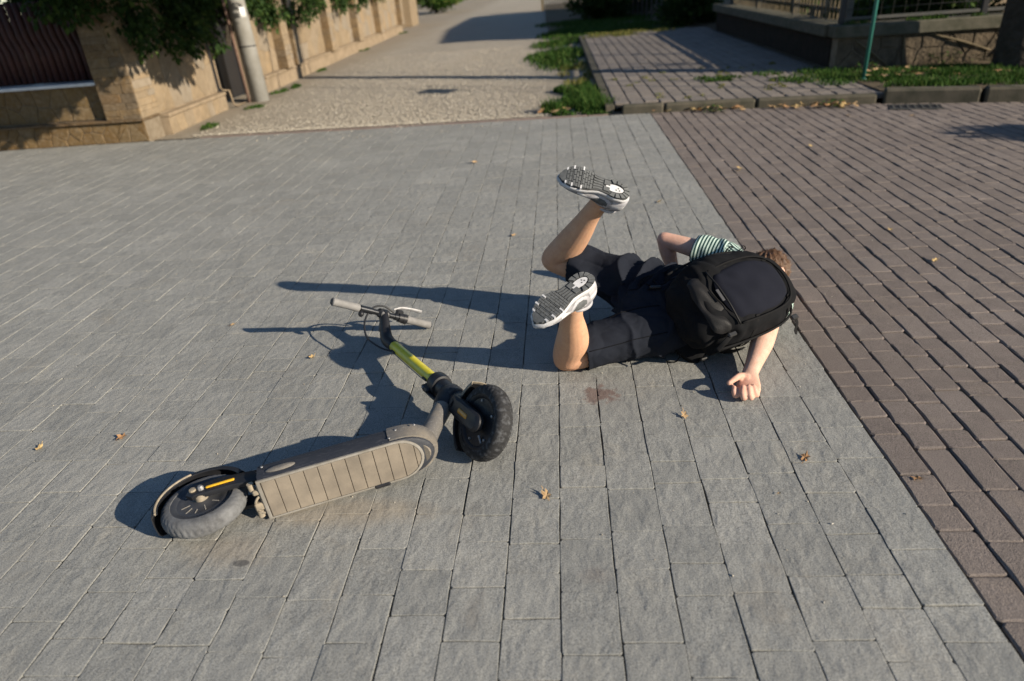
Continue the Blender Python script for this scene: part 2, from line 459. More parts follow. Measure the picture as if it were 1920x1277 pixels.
def stones():
    rg = random.Random(3); mb = MB(); rr = []
    for k in range(26400):
        u = rg.random(); y = 8.0+9*u**1.7
        x = rg.gauss(-1.9, 1.25)
        if rg.random() < .3: x = rg.uniform(-4.4, .2)
        if not (-4.5 < x < .3) and k < 26000: continue
        if x > -.2 and y > 9 and k < 26000: continue
        yk = kerb_y(x)
        if y < yk+.09: y = yk+.09+rg.random()*.1
        if rg.random() < .004: y = yk-rg.random()*.6; s = rg.uniform(.005, .011)
        else: s = rg.uniform(.004, .0125)
        if k >= 26000: x, y, s = rg.uniform(-4, 3), rg.uniform(1.2, 7.4), rg.uniform(.0016, .0046)
        a = rg.uniform(0, 6.28); ca, sa = math.cos(a), math.sin(a); o = [s*rg.uniform(.6, 1.2) for _ in range(6)]
        z = s*.35
        P = [(o[0], 0, 0), (0, o[1]*.8, 0), (-o[2], 0, .2*s), (0, -o[3]*.8, 0), (.1*s, 0, o[4]*.75), (0, 0, -o[5]*.5)]
        mb.add([(x+p[0]*ca-p[1]*sa, y+p[0]*sa+p[1]*ca, z+p[2]) for p in P],
               [(0, 1, 4), (1, 2, 4), (2, 3, 4), (3, 0, 4), (1, 0, 5), (2, 1, 5), (3, 2, 5), (0, 3, 5)])
        rr += [min(1, max(0, rg.gauss(.55, .25)))]*8
    o = tag(mb.build('loose_gravel', stone_mat(), smooth=False), 'pale loose gravel stones along the edge of the lane', 'gravel', kind='stuff'); set_rnd(o.data, rr)
stones()

# flush pink kerb between paving and gravel
def kerb_line(name, pts, lens, w, h, mat, parent_name, z0=-.08, bev=.012, gap=.006):
    root = tag(empty(parent_name), kind='structure')
    P = [Vector((*p, 0)) for p in pts]; segs = []; i = 0; t = 0.0; rg = random.Random(5); k = 0
    tot = [(P[j+1]-P[j]).length for j in range(len(P)-1)]
    def at(s):
        for j, l in enumerate(tot):
            if s <= l or j == len(tot)-1: return P[j].lerp(P[j+1], s/l)
            s -= l
    s = 0; full = sum(tot)
    while s < full-.05:
        L = lens[k % len(lens)]; k += 1; e = min(s+L, full); a, b = at(s+gap), at(e-gap); d = (b-a); l = d.length; d.normalize()
        n = Vector((-d.y, d.x, 0)); c = (a+b)/2+n*w/2
        rot = np.array([[d.x, n.x, 0], [d.y, n.y, 0], [0, 0, 1]])
        mb = MB().box((0, 0, 0), (l, w, h-z0), rot, bev)
        o = mb.build(name, mat, root, smooth=False); o.location = (c.x, c.y, (h+z0)/2+rg.uniform(-.003, .003)); o.rotation_euler.z = rg.uniform(-.006, .006); s = e
    return root
kerb_line('kerb_stone', [(-4.25, kerb_y(-4.25)-.055), (.52, kerb_y(.52)-.055)], [.62, .98, .8, .55], .085, .004, M_KERBR, 'flush_kerb', bev=.006)
kerb_line('kerb_stone', [(.66, 7.80), (1.1, 7.745), (1.97, 7.68), (3.22, 7.47)], [.46, .95, 1.2, .6], .12, .088, M_KERB, 'low_kerb', bev=.02)
kerb_line('kerb_stone', [(3.25, 7.46), (4.05, 7.20), (4.9, 6.95), (8.2, 5.95)], [.88, 1.0], .15, .135, M_KERB, 'high_kerb', bev=.02, gap=.02)

# raised sidewalk of concrete blocks
sidewalk = sheet('sidewalk', [(.60, 7.95), (.66, 7.9), (1.97, 7.79), (3.22, 7.58), (3.45, 7.6), (3.45, 17.6), (.50, 17.6)], .072, M_BED)
side = MB().box((.545, 12.75, 0), (.10, 9.7, .16), bev=.008); tag(side.build('sidewalk_edging', M_KERB, smooth=False), kind='structure')
def walk_lo(a, b):
    x = (a+b)/2; return (7.93-(x-.66)*.105 if x < 1.97 else 7.80-(x-1.97)*.165)+.09
lay(course([.60+.163*k for k in range(18)], walk_lo, lambda x: 17.5, [.16, .165, .22, .24], .088, random.Random(11), .007, .006, .002, zj=.004, rc=.010, tilt=.015), 'block', 'far_blocks', M_WALK, sidewalk)
sheet('verge', [(-.1, 17.62), (3.6, 17.62), (9.5, 17.5), (9.5, 40), (-.6, 40), (-.35, 24)], .035, M_SOIL)
sheet('planting_strip', [(3.30, 7.62), (8.2, 6.15), (9.5, 8.9), (3.4, 9.6), (3.46, 17), (3.40, 17)], .10, M_SOIL)
# ------------------------------------------------------------------ stone cladding helpers: irregular flat stones as polygons of a plane
def clip_poly(poly, a, b, c):
    out = []
    for i in range(len(poly)):
        p, q = poly[i], poly[(i+1) % len(poly)]; dp = a*p[0]+b*p[1]-c; dq = a*q[0]+b*q[1]-c
        if dp <= 0: out.append(p)
        if (dp < 0 < dq) or (dq < 0 < dp):
            t = dp/(dp-dq); out.append((p[0]+(q[0]-p[0])*t, p[1]+(q[1]-p[1])*t))
    return out
def flag_cells(w, h, size, rg, aspect=1.0):
    """voronoi stones filling w x h"""
    nx, ny = max(1, round(w/size)), max(1, round(h/(size*aspect))); S = []
    for i in range(nx):
        for j in range(ny):
            S.append(((i+.5+rg.uniform(-.42, .42))*w/nx, (j+.5+rg.uniform(-.42, .42))*h/ny))
    cells = []
    for p in S:
        poly = [(0, 0), (w, 0), (w, h), (0, h)]
        for q in S:
            if q is p or abs(q[0]-p[0]) > 3*w/nx or abs(q[1]-p[1]) > 3*h/ny: continue
            a, b = q[0]-p[0], q[1]-p[1]; c = (q[0]**2+q[1]**2-p[0]**2-p[1]**2)/2
            poly = clip_poly(poly, a, b, c)
            if len(poly) < 3: break
        if len(poly) >= 3: cells.append(poly)
    return cells
def strip_cells(w, h, ch, rg):
    """coursed narrow stones"""
    out = []; y = 0
    while y < h-.01:
        e = min(h, y+ch*rg.uniform(.55, 1.5))
        if h-e < .02: e = h
        x = 0
        while x < w-.01:
            k = min(w, x+rg.uniform(.14, .36))
            if w-k < .08: k = w
            out.append([(x, y), (k, y), (k, e), (x, e)]); x = k
        y = e
    return out
def clad(cells, origin, ux, uy, un, mat, parent, rg, name='stone', joint=.006, proud=.012):
    """each cell a stone of its own standing proud of the wall"""
    origin, ux, uy, un = [Vector(q) for q in (origin, ux, uy, un)]
    for poly in cells:
        cx = sum(p[0] for p in poly)/len(poly); cy = sum(p[1] for p in poly)/len(poly)
        out = []
        for (x, y) in poly:
            d = math.hypot(x-cx, y-cy)+1e-6; s = max(.2, (d-joint)/d); out.append((cx+(x-cx)*s, cy+(y-cy)*s))
        n = len(out)
        if n < 3: continue
        h = proud*rg.uniform(.55, 1.35); tx, ty = rg.uniform(-.02, .02), rg.uniform(-.02, .02); v = []
        c3 = origin+ux*cx+uy*cy
        for (x, y) in out: v.append(ux*(x-cx)+uy*(y-cy)-un*.01)
        for (x, y) in out: v.append(ux*(x-cx)+uy*(y-cy)+un*(h*.6))
        for (x, y) in out: v.append((ux*(x-cx)+uy*(y-cy))*.93+un*(h+tx*(x-cx)+ty*(y-cy)))
        f = [(a+k, a+(k+1) % n, a+n+(k+1) % n, a+n+k) for a in (0, n) for k in range(n)]+[tuple(2*n+k for k in range(n))]
        if ux.cross(uy).dot(un) < 0: f = [tuple(reversed(q)) for q in f]
        o = mesh_obj(name, v, f, mat, parent); o.location = c3; set_rnd(o.data, [rg.random()]*len(o.data.polygons))

def stone_wall_mat(name, cols, joint=False):
    t = NT(name); p = t.pos(); r = t.attr('rnd')
    c = t.ramp(r, [(i/(len(cols)-1), q) for i, q in enumerate(cols)])
    c = t.mix(t.ramp(t.noise(p, 7, 5, .65, .8), [(.35, 0), (.68, .7)]), c, tuple(.62*q for q in cols[len(cols)//2]))
    c = t.mix(t.ramp(t.noise(p, 26, 4, .6), [(.45, 0), (.75, .35)]), c, (.30, .25, .185))
    return t.done(c, .85, t.bump(t.noise(t.mapping(p, (1, 1, 2.2)), 28, 5, .6, .5), .9, .012), spec=.2)
M_FLAG = stone_wall_mat('sandstone_flags', [(.115, .066, .023), (.15, .092, .036), (.16, .112, .058), (.13, .076, .028), (.165, .108, .045)])
M_PALE = stone_wall_mat('pale_sandstone', [(.235, .175, .108), (.285, .215, .135), (.25, .192, .126), (.24, .21, .17), (.30, .212, .12)])
M_STRIP = stone_wall_mat('layered_sandstone', [(.11, .068, .032), (.18, .118, .055), (.13, .098, .065), (.21, .143, .072), (.15, .092, .042)])
M_MORTAR = simple('mortar', (.15, .12, .085), .95, (.21, .175, .13), 20, .8, .006, 90, spec=.1)
M_PLASTER = simple('old_plaster', (.27, .21, .145), .95, (.19, .148, .10), 5, .8, .006, 60, spec=.1)
M_ROUGH = simple('rough_wall_stone', (.125, .098, .068), .95, (.055, .045, .033), 8, 1.0, .02, 25, spec=.1)
M_CONC = simple('grey_concrete', (.32, .315, .295), .9, (.24, .23, .205), 6, .5, .003, 120, spec=.2)
M_CAPC = simple('mossy_concrete', (.105, .097, .074), .95, (.06, .06, .042), 9, .9, .006, 70, spec=.15)
M_BLACKM = simple('black_metal', (.016, .016, .018), .45, spec=.4)
M_FLASH = simple('zinc_flashing', (.62, .63, .64), .5, (.5, .5, .5), 12, metallic=.1)
M_PICKET = simple('dark_red_picket', (.050, .013, .009), .7, (.03, .009, .007), 9, .3, .002, 60)
M_GREENM = simple('green_paint', (.022, .135, .115), .5, (.035, .16, .13), 20, .2, .001, 80)
M_DARKM = simple('weathered_fence_metal', (.04, .043, .04), .6, (.065, .06, .05), 14)
M_SLAT = simple('weathered_fence_wood', (.15, .12, .075), .85, (.08, .065, .042), 12, .5, .003, 60, spec=.15)

rgw = random.Random(21)
# ---- the street front of the walled garden: plinth, flag panel, corner pillar
wall_front = tag(empty('garden_wall', (-4.87, 8.02, 0)), 'low sandstone garden wall with white sill at the far left corner', 'wall')
def wl(o, parent): o.parent = parent; o.matrix_parent_inverse = Matrix.Translation(-parent.location); return o
WX0 = -13.5
mb = MB().box(((WX0-4.87)/2, 8.20, .10), (-4.87-WX0, .36, .30)); wl(mb.build('plinth_core', M_MORTAR, None, False), wall_front)
mb = MB().box(((WX0-5.30)/2, 8.25, .44), (-5.30-WX0, .26, .42)); wl(mb.build('wall_core', M_MORTAR, None, False), wall_front)
def clad_on(root, *a, **k):
    before = set(bpy.data.objects); clad(*a, **k)
    for o in set(bpy.data.objects)-before: wl(o, root)
clad_on(wall_front, flag_cells(8.63, .235, .17, rgw, .75), (WX0, 8.019, .0), (1, 0, 0), (0, 0, 1), (0, -1, 0), M_FLAG, None, rgw)
clad_on(wall_front, flag_cells(8.2, .38, .21, rgw, .9), (WX0, 8.119, .27), (1, 0, 0), (0, 0, 1), (0, -1, 0), M_FLAG, None, rgw)
mb = MB().box(((WX0-4.85)/2, 8.17, .25), (-4.85-WX0, .40, .026), bev=.006); wl(mb.build('ledge', M_STRIP, None, False), wall_front); set_rnd(wall_front.children[-1].data, [.3]*len(wall_front.children[-1].data.polygons))
mb = MB().box(((WX0-5.32)/2, 8.20, .672), (-5.32-WX0, .34, .035), bev=.004); wl(mb.build('sill', M_FLASH, None, False), wall_front)
# pillar
pillar = tag(empty('corner_pillar', (-5.08, 8.18, .26)), 'tall corner pillar of layered brown sandstone strips', 'pillar')
mb = MB().box((-5.08, 8.20, 1.36), (.42, .40, 2.2)); wl(mb.build('core', M_MORTAR, None, False), pillar)
clad_on(pillar, strip_cells(.44, 1.45, .075, rgw), (-5.30, 7.999, .265), (1, 0, 0), (0, 0, 1), (0, -1, 0), M_STRIP, None, rgw, joint=.003, proud=.010)
clad_on(pillar, strip_cells(.42, 1.45, .075, rgw), (-4.869, 8.0, .265), (0, 1, 0), (0, 0, 1), (1, 0, 0), M_PALE, None, rgw, joint=.003, proud=.010)
clad_on(pillar, strip_cells(.40, 1.45, .09, rgw), (-5.291, 8.40, .265), (0, -1, 0), (0, 0, 1), (-1, 0, 0), M_STRIP, None, rgw, joint=.003, proud=.008)

# ---- the lane side, in the wall's own frame: X along the lane, Y out of the face, Z up
ang = math.atan2(18, -.62)
LW = Matrix.Translation((-4.87, 8.42, 0)) @ Matrix.Rotation(ang, 4, 'Z') @ Matrix.Scale(-1, 4, (0, 1, 0))
dlx, dly = math.cos(ang), math.sin(ang)
def lane_pt(s, t, z): return (-4.87+dlx*s+dly*t, 8.42+dly*s-dlx*t, z)
U_L, N_L = (dlx, dly, 0), (dly, -dlx, 0)
def lane_box(root, name, s0, s1, t0, t1, z0, z1, mat, bev=0):
    rot = np.array([[dlx, dly, 0], [dly, -dlx, 0], [0, 0, 1]])
    mb = MB().box((0, 0, 0), (s1-s0, t1-t0, z1-z0), rot, bev)
    o = mb.build(name, mat, None, False); recalc(o); o.location = lane_pt((s0+s1)/2, (t0+t1)/2, (z0+z1)/2); wl(o, root); return o
def lane_wall(s0, s1, label, pil, flags=True):
    w = tag(empty('lane_wall', lane_pt(s0, 0, 0)), label, 'wall')
    lane_box(w, 'wall_core', s0, s1, -.32, -.02, 0, 1.55, M_PLASTER)
    lane_box(w, 'plinth_core', s0, s1, -.2, .075, -.05, .20, M_PLASTER)
    clad_on(w, flag_cells(s1-s0, 1.22, .27 if s1 < 8 else .42, rgw, 1.05), lane_pt(s0, -.019, .255), U_L, (0, 0, 1), N_L, M_PALE, None, rgw, proud=.008, joint=.004)
    if s1-s0 < 4: clad_on(w, flag_cells(s1-s0, .19, .22, rgw, .8), lane_pt(s0, .076, 0), U_L, (0, 0, 1), N_L, M_PALE, None, rgw, proud=.007, joint=.003)
    o = lane_box(w, 'ledge', s0, s1, -.02, .10, .20, .245, M_PLASTER, .008)
    for k, (a, b, wd) in enumerate(pil):
        lane_box(w, 'pilaster_core', a, b, -.02, wd-.012, .246, 1.55, M_MORTAR)
        clad_on(w, strip_cells(b-a, 1.25, .10, rgw), lane_pt(a, wd-.011, .25), U_L, (0, 0, 1), N_L, M_PALE, None, rgw, joint=.003)
        clad_on(w, strip_cells(wd+.01, 1.25, .10, rgw), lane_pt(a+.001, -.012, .25), N_L, (0, 0, 1), (-dlx, -dly, 0), M_STRIP, None, rgw, joint=.003)
    return w
lane_wall(0.0, 1.78, 'short pale sandstone wall section between corner pillar and black gate', [])
lane_wall(3.5, 17.6, 'long pale sandstone wall with pilasters running down the gravel lane', [(4.55, 4.9, .17), (5.15, 5.45, .17), (7.75, 8.15, .17), (10.5, 10.9, .17), (13.4, 13.8, .17), (17.2, 17.6, .17)])
# black recessed gate with a pipe frame
gate = tag(empty('black_gate', lane_pt(2.3, -.3, 0)), 'black metal gate recessed in the wall behind the concrete pole', 'gate')
lane_box(gate, 'gate_leaf', 1.80, 3.48, -.34, -.30, .02, 1.75, M_BLACKM)
for s in (1.80, 2.62, 3.44): lane_box(gate, 'gate_stile', s, s+.04, -.30, -.27, .02, 1.75, M_BLACKM)
wl(MB().sweep([lane_pt(1.79, .03, 1.7), lane_pt(1.79, .03, .30), lane_pt(1.82, .05, .26), lane_pt(1.86, .12, .25), lane_pt(1.88, .13, .05), lane_pt(1.95, .15, .02), lane_pt(2.25, .16, .02)], .012, 8).build('cable_pipe', M_PLASTER), gate)
# brick-brown gateway further down the lane
g2 = tag(empty('far_gateway', lane_pt(19.6, -.4, 0)), 'brown brick gateway at the far end of the lane wall', 'gateway')
lane_box(g2, 'gate_leaf', 17.75, 19.3, -.62, -.58, 0, 1.7, M_PICKET)
lane_box(g2, 'post', 19.3, 20.6, -.75, -.30, 0, 1.7, M_STRIP); set_rnd(g2.children[-1].data, [.45]*len(g2.children[-1].data.polygons))
lane_box(g2, 'pale_post', 20.62, 22.4, -.75, -.05, 0, 1.7, M_PALE); set_rnd(g2.children[-1].data, [.4]*len(g2.children[-1].data.polygons))

# ---- dark red picket fence on the left wall
pf = tag(empty('picket_fence', (-7.2, 8.24, .69)), 'dark red fence of rounded vertical pickets above the white sill', 'fence')
def picket_mesh():
    prof = [(-.036, .010), (-.028, -.010), (-.013, -.024), (.0, -.027), (.013, -.024), (.028, -.010), (.036, .010)]
    rings = []
    for z, s, dx in ((0, 1, 0), (.35, 1, 0), (.40, .96, -.012), (.47, .96, -.03), (.52, 1, -.036), (.86, 1, -.036)):
        rings.append([(x*s+dx, y, z) for x, y in prof]+[(x*s+dx, y+.008, z) for x, y in reversed(prof)])
    mb = MB().loft(rings); me = bpy.data.meshes.new('picket'); me.from_pydata(mb.v, [], mb.f); me.materials.append(M_PICKET)
    me.polygons.foreach_set('use_smooth', [True]*len(me.polygons)); return me
pm = picket_mesh()
for k in range(96):
    o = bpy.data.objects.new('picket', pm); COL.objects.link(o); o.location = (-5.40-.083*k, 8.25+.006*(k % 2), .70); wl(o, pf)
for z in (.86, 1.30): wl(MB().box((-9.4, 8.30, z), (8.0, .03, .05)).build('rail', M_BLACKM, None, False), pf)
# ---- concrete utility pole with a brown pipe
pole = tag(empty('concrete_pole', (-4.63, 10.88, 0)), 'round grey concrete utility pole beside the black gate', 'pole')
ax = Vector((-.035, .03, 1)).normalized()
mb = MB().sweep([(-4.63, 10.88, -.1), tuple(Vector((-4.63, 10.88, 0))+ax*3), tuple(Vector((-4.63, 10.88, 0))+ax*7.5)], [.135, .118, .09], 24); wl(mb.build('shaft', M_CONC), pole)
mb = MB().sweep([(-4.77, 10.78, -.05), tuple(Vector((-4.78, 10.78, 0))+ax*3.4)], .022, 8); wl(mb.build('pipe', simple('rusty_pipe', (.20, .13, .10), .8, (.12, .07, .05), 15), None), pole)
mb = MB()
c = np.array(Vector((-4.63, 10.88, 0))+ax*.78); mb.lathe([(.127, -.008), (.131, -.008), (.131, .008), (.127, .008)], c, np.array(ax), 24, closed=True); wl(mb.build('clamp_band', M_BLACKM), pole)
c = Vector((-4.63, 10.88, 0))+ax*1.24
wl(MB().lathe([(.1285, -.07), (.1295, -.07), (.1295, .07), (.1285, .07)], np.array(c), np.array(ax), 10, x=(.5, -1, 0), arc=(.1, .75), closed=True).build('highlight_patch', simple('highlight_white', (.75, .75, .74), .8, (.55, .55, .55), 40)), pole)  # pale patch painting the irregular white highlight on the shaft

# ---- right: stone retaining wall with concrete cap, mesh fence to the street, slatted fence along the side
RW0, RW1 = (3.42, 9.32), (6.6, 9.12)
rd = unit((RW1[0]-RW0[0], RW1[1]-RW0[1], 0)); rn = np.array((rd[1], -rd[0], 0))
rwall = tag(empty('retaining_wall', (*RW0, .08)), 'low rough stone wall with thick concrete cap behind the green pole', 'wall')
def rpt(s, t, z): return np.array((*RW0, 0))+rd*s+rn*t+np.array((0, 0, z))
def rbox(root, name, s0, s1, t0, t1, z0, z1, mat, bev=0):
    rot = np.array([rd, -rn, (0, 0, 1)]).T
    o = MB().box((0, 0, 0), (s1-s0, abs(t1-t0), z1-z0), rot, bev).build(name, mat, None, False); recalc(o); o.location = rpt((s0+s1)/2, (t0+t1)/2, (z0+z1)/2); wl(o, root); return o
rbox(rwall, 'core', 0, 3.3, -.26, 0, 0, .455, M_MORTAR)
clad_on(rwall, flag_cells(3.3, .37, .25, rgw, .9), rpt(0, .001, .075), rd, (0, 0, 1), rn, M_ROUGH, None, rgw, proud=.022, joint=.008)
rbox(rwall, 'cap', -.06, 3.3, -.32, .075, .456, .60, M_CAPC, .012)
for a, b in ((rpt(.2, .02, .42), rpt(.62, .03, .10)), (rpt(1.05, .03, .44), rpt(1.75, .035, .22)), (rpt(1.78, .03, .16), rpt(2.05, .03, .42)), (rpt(2.25, .03, .44), rpt(2.27, .035, .12)), (rpt(.75, .03, .44), rpt(.78, .04, .1))):
    wl(MB().sweep([a, (a+b)/2+rn*.015+np.array((0, 0, .01)), b], [.011, .014, .010], 7, sub=3).build('dry_vine', M_SLAT), rwall)
# the wall turning back along the sidewalk
swall = tag(empty('side_wall', (3.42, 9.4, .08)), 'shaded low wall with concrete cap along the sidewalk', 'wall')
M_DARKW = simple('dark_shaded_wall', (.030, .023, .018), .95, (.018, .016, .012), 8, 1.0, .02, 25, spec=.1)  # near-black base colour carries shade; the wall's own colour is unknown
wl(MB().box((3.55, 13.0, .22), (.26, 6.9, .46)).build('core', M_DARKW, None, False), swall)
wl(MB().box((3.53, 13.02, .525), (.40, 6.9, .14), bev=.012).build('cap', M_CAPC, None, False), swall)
sf = tag(empty('slatted_fence', (3.55, 9.6, .6)), 'fence of narrow weathered upright slats on the shaded side wall', 'fence')
rg = random.Random(8)
sl = MB().box((0, 0, .6), (.018, .024, 1.2)).build('tmp', M_SLAT, None, False); slm = sl.data; bpy.data.objects.remove(sl)
for k in range(42):
    o = bpy.data.objects.new('slat', slm); COL.objects.link(o); o.location = (3.53+rg.uniform(-.004, .004), 9.75+k*.137, .62+rg.uniform(-.01, .01)); wl(o, sf)
for z in (.75, 1.55): wl(MB().box((3.56, 12.65, z), (.03, 6.1, .04)).build('rail', M_DARKM, None, False), sf)
for y in (9.5, 11.6, 13.7, 15.8): wl(MB().box((3.57, y, 1.2), (.07, .07, 1.3)).build('post', M_DARKM, None, False), sf)
mf = tag(empty('mesh_fence', tuple(rpt(1.5, -.12, .62))), 'dark wire mesh fence panel on top of the stone wall', 'fence')
for z in (.64, 1.55): rbox(mf, 'rail', 0, 3.3, -.13, -.10, z, z+.035, M_DARKM)
for s in (.04, 1.65, 3.26): rbox(mf, 'post', s-.03, s+.03, -.15, -.09, .601, 1.75, M_BLACKM)
for k in range(24):
    a, b = rpt(.08+k*.135, -.115, .66), rpt(.08+k*.135, -.115, 1.56); wl(MB().sweep([a, b], .0035, 5).build('wire', M_DARKM), mf)
for k in range(6):
    a, b = rpt(.06, -.112, .76+k*.14), rpt(3.25, -.112, .76+k*.14); wl(MB().sweep([a, b], .0035, 5).build('wire', M_DARKM), mf)
gp = tag(empty('green_pole', (3.30, 8.25, .10)), 'thin green metal pole leaning at the kerb corner', 'pole')
wl(MB().sweep([(3.42, 8.40, .05), (3.46, 8.42, 2.6)], .021, 12).build('tube', M_GREENM), gp)
wl(MB().lathe([(.04, 0), (.04, .012), (.026, .02)], (3.42, 8.40, .10), (0, 0, 1), 14).build('base_collar', M_GREENM), gp)
# far plank fences and a shaded house beyond
ff = tag(empty('far_fence', (3.2, 20, 0)), 'shaded picket fence closing the yard behind the sidewalk', 'fence')
pk = MB().box((0, 0, .6), (.09, .02, 1.2)).build('tmp', M_DARKM, None, False); pkm = pk.data; bpy.data.objects.remove(pk)
for k in range(40):
    o = bpy.data.objects.new('board', pkm); COL.objects.link(o); u = k/39; o.location = (-.6+3.9*u, 34-13*u, 0); o.rotation_euler.z = -1.28; wl(o, ff)
for k in range(3):
    u = k/2; wl(MB().box((-.62+3.9*u, 34-13*u, .7), (.12, .12, 1.4)).build('post', M_SLAT, None, False), ff)
house = tag(empty('house', (12.4, 21.2, 0)), 'plain shaded house standing behind the yard on the right', 'house')
wl(MB().box((12.4, 21.2, 2.4), (9, 13.4, 4.9)).build('wall', M_PLASTER, None, False), house)
wl(MB().loft([[(7.5, 14.1, 4.9), (17.3, 14.1, 4.9), (17.3, 28.3, 4.9), (7.5, 28.3, 4.9)], [(12.3, 17, 7.4), (12.5, 17, 7.4), (12.5, 25, 7.4), (12.3, 25, 7.4)]]).build('roof', M_PICKET, None, False), house)
for y in (17, 21, 25):
    wn_ = wl(MB().box((7.89, y, 2.0), (.06, 1.2, 1.5)).build('window', M_FLASH, None, False), house); pn_ = MB().box((7.85, y, 2.0), (.02, 1.0, 1.3)).build('pane', simple('window_glass', (.02, .025, .03), .05), None, False); pn_.parent = wn_
# ------------------------------------------------------------------ vegetation
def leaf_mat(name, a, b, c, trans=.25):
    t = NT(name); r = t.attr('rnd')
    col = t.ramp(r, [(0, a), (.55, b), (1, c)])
    t.done(col, .75, spec=.12)
    tr = t.new('ShaderNodeBsdfTranslucent'); t.put(tr.inputs[0], col)
    mx = t.new('ShaderNodeMixShader'); mx.inputs[0].default_value = trans
    t.l.new(t.bsdf.outputs[0], mx.inputs[1]); t.l.new(tr.outputs[0], mx.inputs[2]); t.l.new(mx.outputs[0], t.out.inputs[0])
    return t.m
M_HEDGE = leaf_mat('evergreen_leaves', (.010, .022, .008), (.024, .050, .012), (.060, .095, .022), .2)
M_GRASS = leaf_mat('grass_blades', (.020, .052, .009), (.040, .090, .016), (.105, .135, .035), .25)
M_GRASSD = leaf_mat('dry_grass_blades', (.06, .085, .02), (.15, .15, .04), (.27, .22, .08), .3)
M_WEED = leaf_mat('weed_leaves', (.025, .07, .012), (.055, .12, .02), (.14, .10, .03), .25)
M_BARK = simple('bark', (.060, .050, .040), .95, (.035, .03, .024), 9, 1.0, .03, 22, spec=.1)
M_TWIG = simple('twig', (.09, .065, .04), .9)

def foliage(name, mat, parent, centres, n, size, rg, droop=.0, flat=.55):
    """leaf sprays in clumps: centres = (point, radii)"""
    mb = MB(); rr = []
    tot = sum(r[0]*r[1]*r[2] for _, r in centres)
    for c, r in centres:
        clump = [(rg.gauss(0, .5), rg.gauss(0, .5), rg.gauss(0, .5)) for _ in range(9)]
        for k in range(max(4, int(n*r[0]*r[1]*r[2]/tot))):
            q = rg.choice(clump); p = [q[i]*.8+rg.gauss(0, .28) for i in range(3)]
            l = math.sqrt(sum(u*u for u in p))
            if l > 1.25: continue
            P = Vector((c[0]+p[0]*r[0], c[1]+p[1]*r[1], c[2]+p[2]*r[2]))
            d = Vector((p[0]+rg.gauss(0, .5), p[1]+rg.gauss(0, .5), p[2]*.6+rg.gauss(0, .5)-droop)).normalized()
            s = size*rg.uniform(.6, 1.4); sd = d.cross(Vector((rg.gauss(0, 1), rg.gauss(0, 1), rg.gauss(0, 1)))).normalized()*s*.28; b = P+d*s
            m = P+d*s*.5
            mb.add([P, m+sd, b, m-sd], [(0, 1, 2, 3)])
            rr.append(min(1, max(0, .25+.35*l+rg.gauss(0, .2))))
    o = mb.build(name, mat, parent, smooth=False); set_rnd(o.data, rr); return o

rgv = random.Random(31)
def hedge_shrub(s, t, z, rs, n, label, trunk=True):
    base = lane_pt(s, -.55, 0); h = tag(empty('evergreen_shrub', base), label, 'shrub', 'evergreen shrubs hanging over the lane wall')
    cs = []
    for k in range(9):
        cs.append((lane_pt(s+rgv.uniform(-rs, rs), t+rgv.uniform(-.35, .28), z+rgv.uniform(-.05, .6)), (rgv.uniform(.25, .4), rgv.uniform(.25, .4), rgv.uniform(.22, .35))))
    for k in range(4):
        cs.append((lane_pt(s+rgv.uniform(-rs, rs), .12+rgv.uniform(-.03, .16), z-.18+rgv.uniform(-.10, .08)), (.14, .14, .22)))
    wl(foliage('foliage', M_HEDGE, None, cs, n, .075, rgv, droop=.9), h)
    mb = MB()
    for k in range(4):
        e = cs[k][0]; mb.sweep([base, ((base[0]+e[0])/2, (base[1]+e[1])/2, z*.7), e], [.04, .025, .008], 7, sub=3)
    wl(mb.build('trunk', M_BARK), h)
for i, (s, z) in enumerate(((.2, 1.30), (1.2, 1.24), (3.4, 1.36), (5.0, 1.34), (6.9, 1.36), (8.9, 1.36), (11.2, 1.42), (13.4, 1.5))):
    hedge_shrub(s, -.12, z, .8, 7000, ['evergreen shrub hanging over the corner pillar', 'evergreen shrub hanging over the short wall section', 'evergreen shrub hanging over the wall just behind the concrete pole',
        'evergreen shrub over the first pilasters of the long wall', 'evergreen shrub over the long wall before its third pilaster', 'evergreen shrub over the middle of the long wall', 'evergreen shrub over the far half of the long wall', 'evergreen shrub over the far end of the long wall'][i])
# dark garden trees behind the pickets
def bush(name, label, cat, loc, r, n, size, mat=M_HEDGE, group=None, stems=5, m=14):
    b = tag(empty(name, loc), label, cat, group); cs = []
    for k in range(m):
        a, q = rgv.uniform(0, 6.28), rgv.random()**.5
        cs.append(((loc[0]+math.cos(a)*q*r[0]*.7, loc[1]+math.sin(a)*q*r[1]*.7, loc[2]+r[2]*rgv.uniform(.25, 1.7)), (r[0]*.42, r[1]*.42, r[2]*.45)))
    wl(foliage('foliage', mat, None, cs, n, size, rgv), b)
    mb = MB()
    for k in range(stems):
        e = cs[k][0]; mb.sweep([loc, ((loc[0]+e[0])/2+.05, (loc[1]+e[1])/2, loc[2]+(e[2]-loc[2])*.6), e], [.035, .02, .006], 6, sub=3)
    wl(mb.build('stems', M_BARK), b); return b
bush('garden_bush', 'dark bush behind the red pickets next to the pillar', 'bush', (-5.9, 9.0, 0), (.8, .5, 1.1), 16000, .09)
bush('garden_bush', 'dark bush behind the red pickets at the left edge', 'bush', (-7.3, 9.0, 0), (.9, .5, 1.1), 16000, .09)
bush('garden_bush', 'dark bush behind the pickets beyond the left edge', 'bush', (-8.7, 9.0, 0), (.9, .5, 1.1), 9000, .09)
bush('garden_bush', 'dark bush behind the far left end of the picket fence', 'bush', (-10.3, 9.0, 0), (1.0, .5, 1.1), 8000, .10)
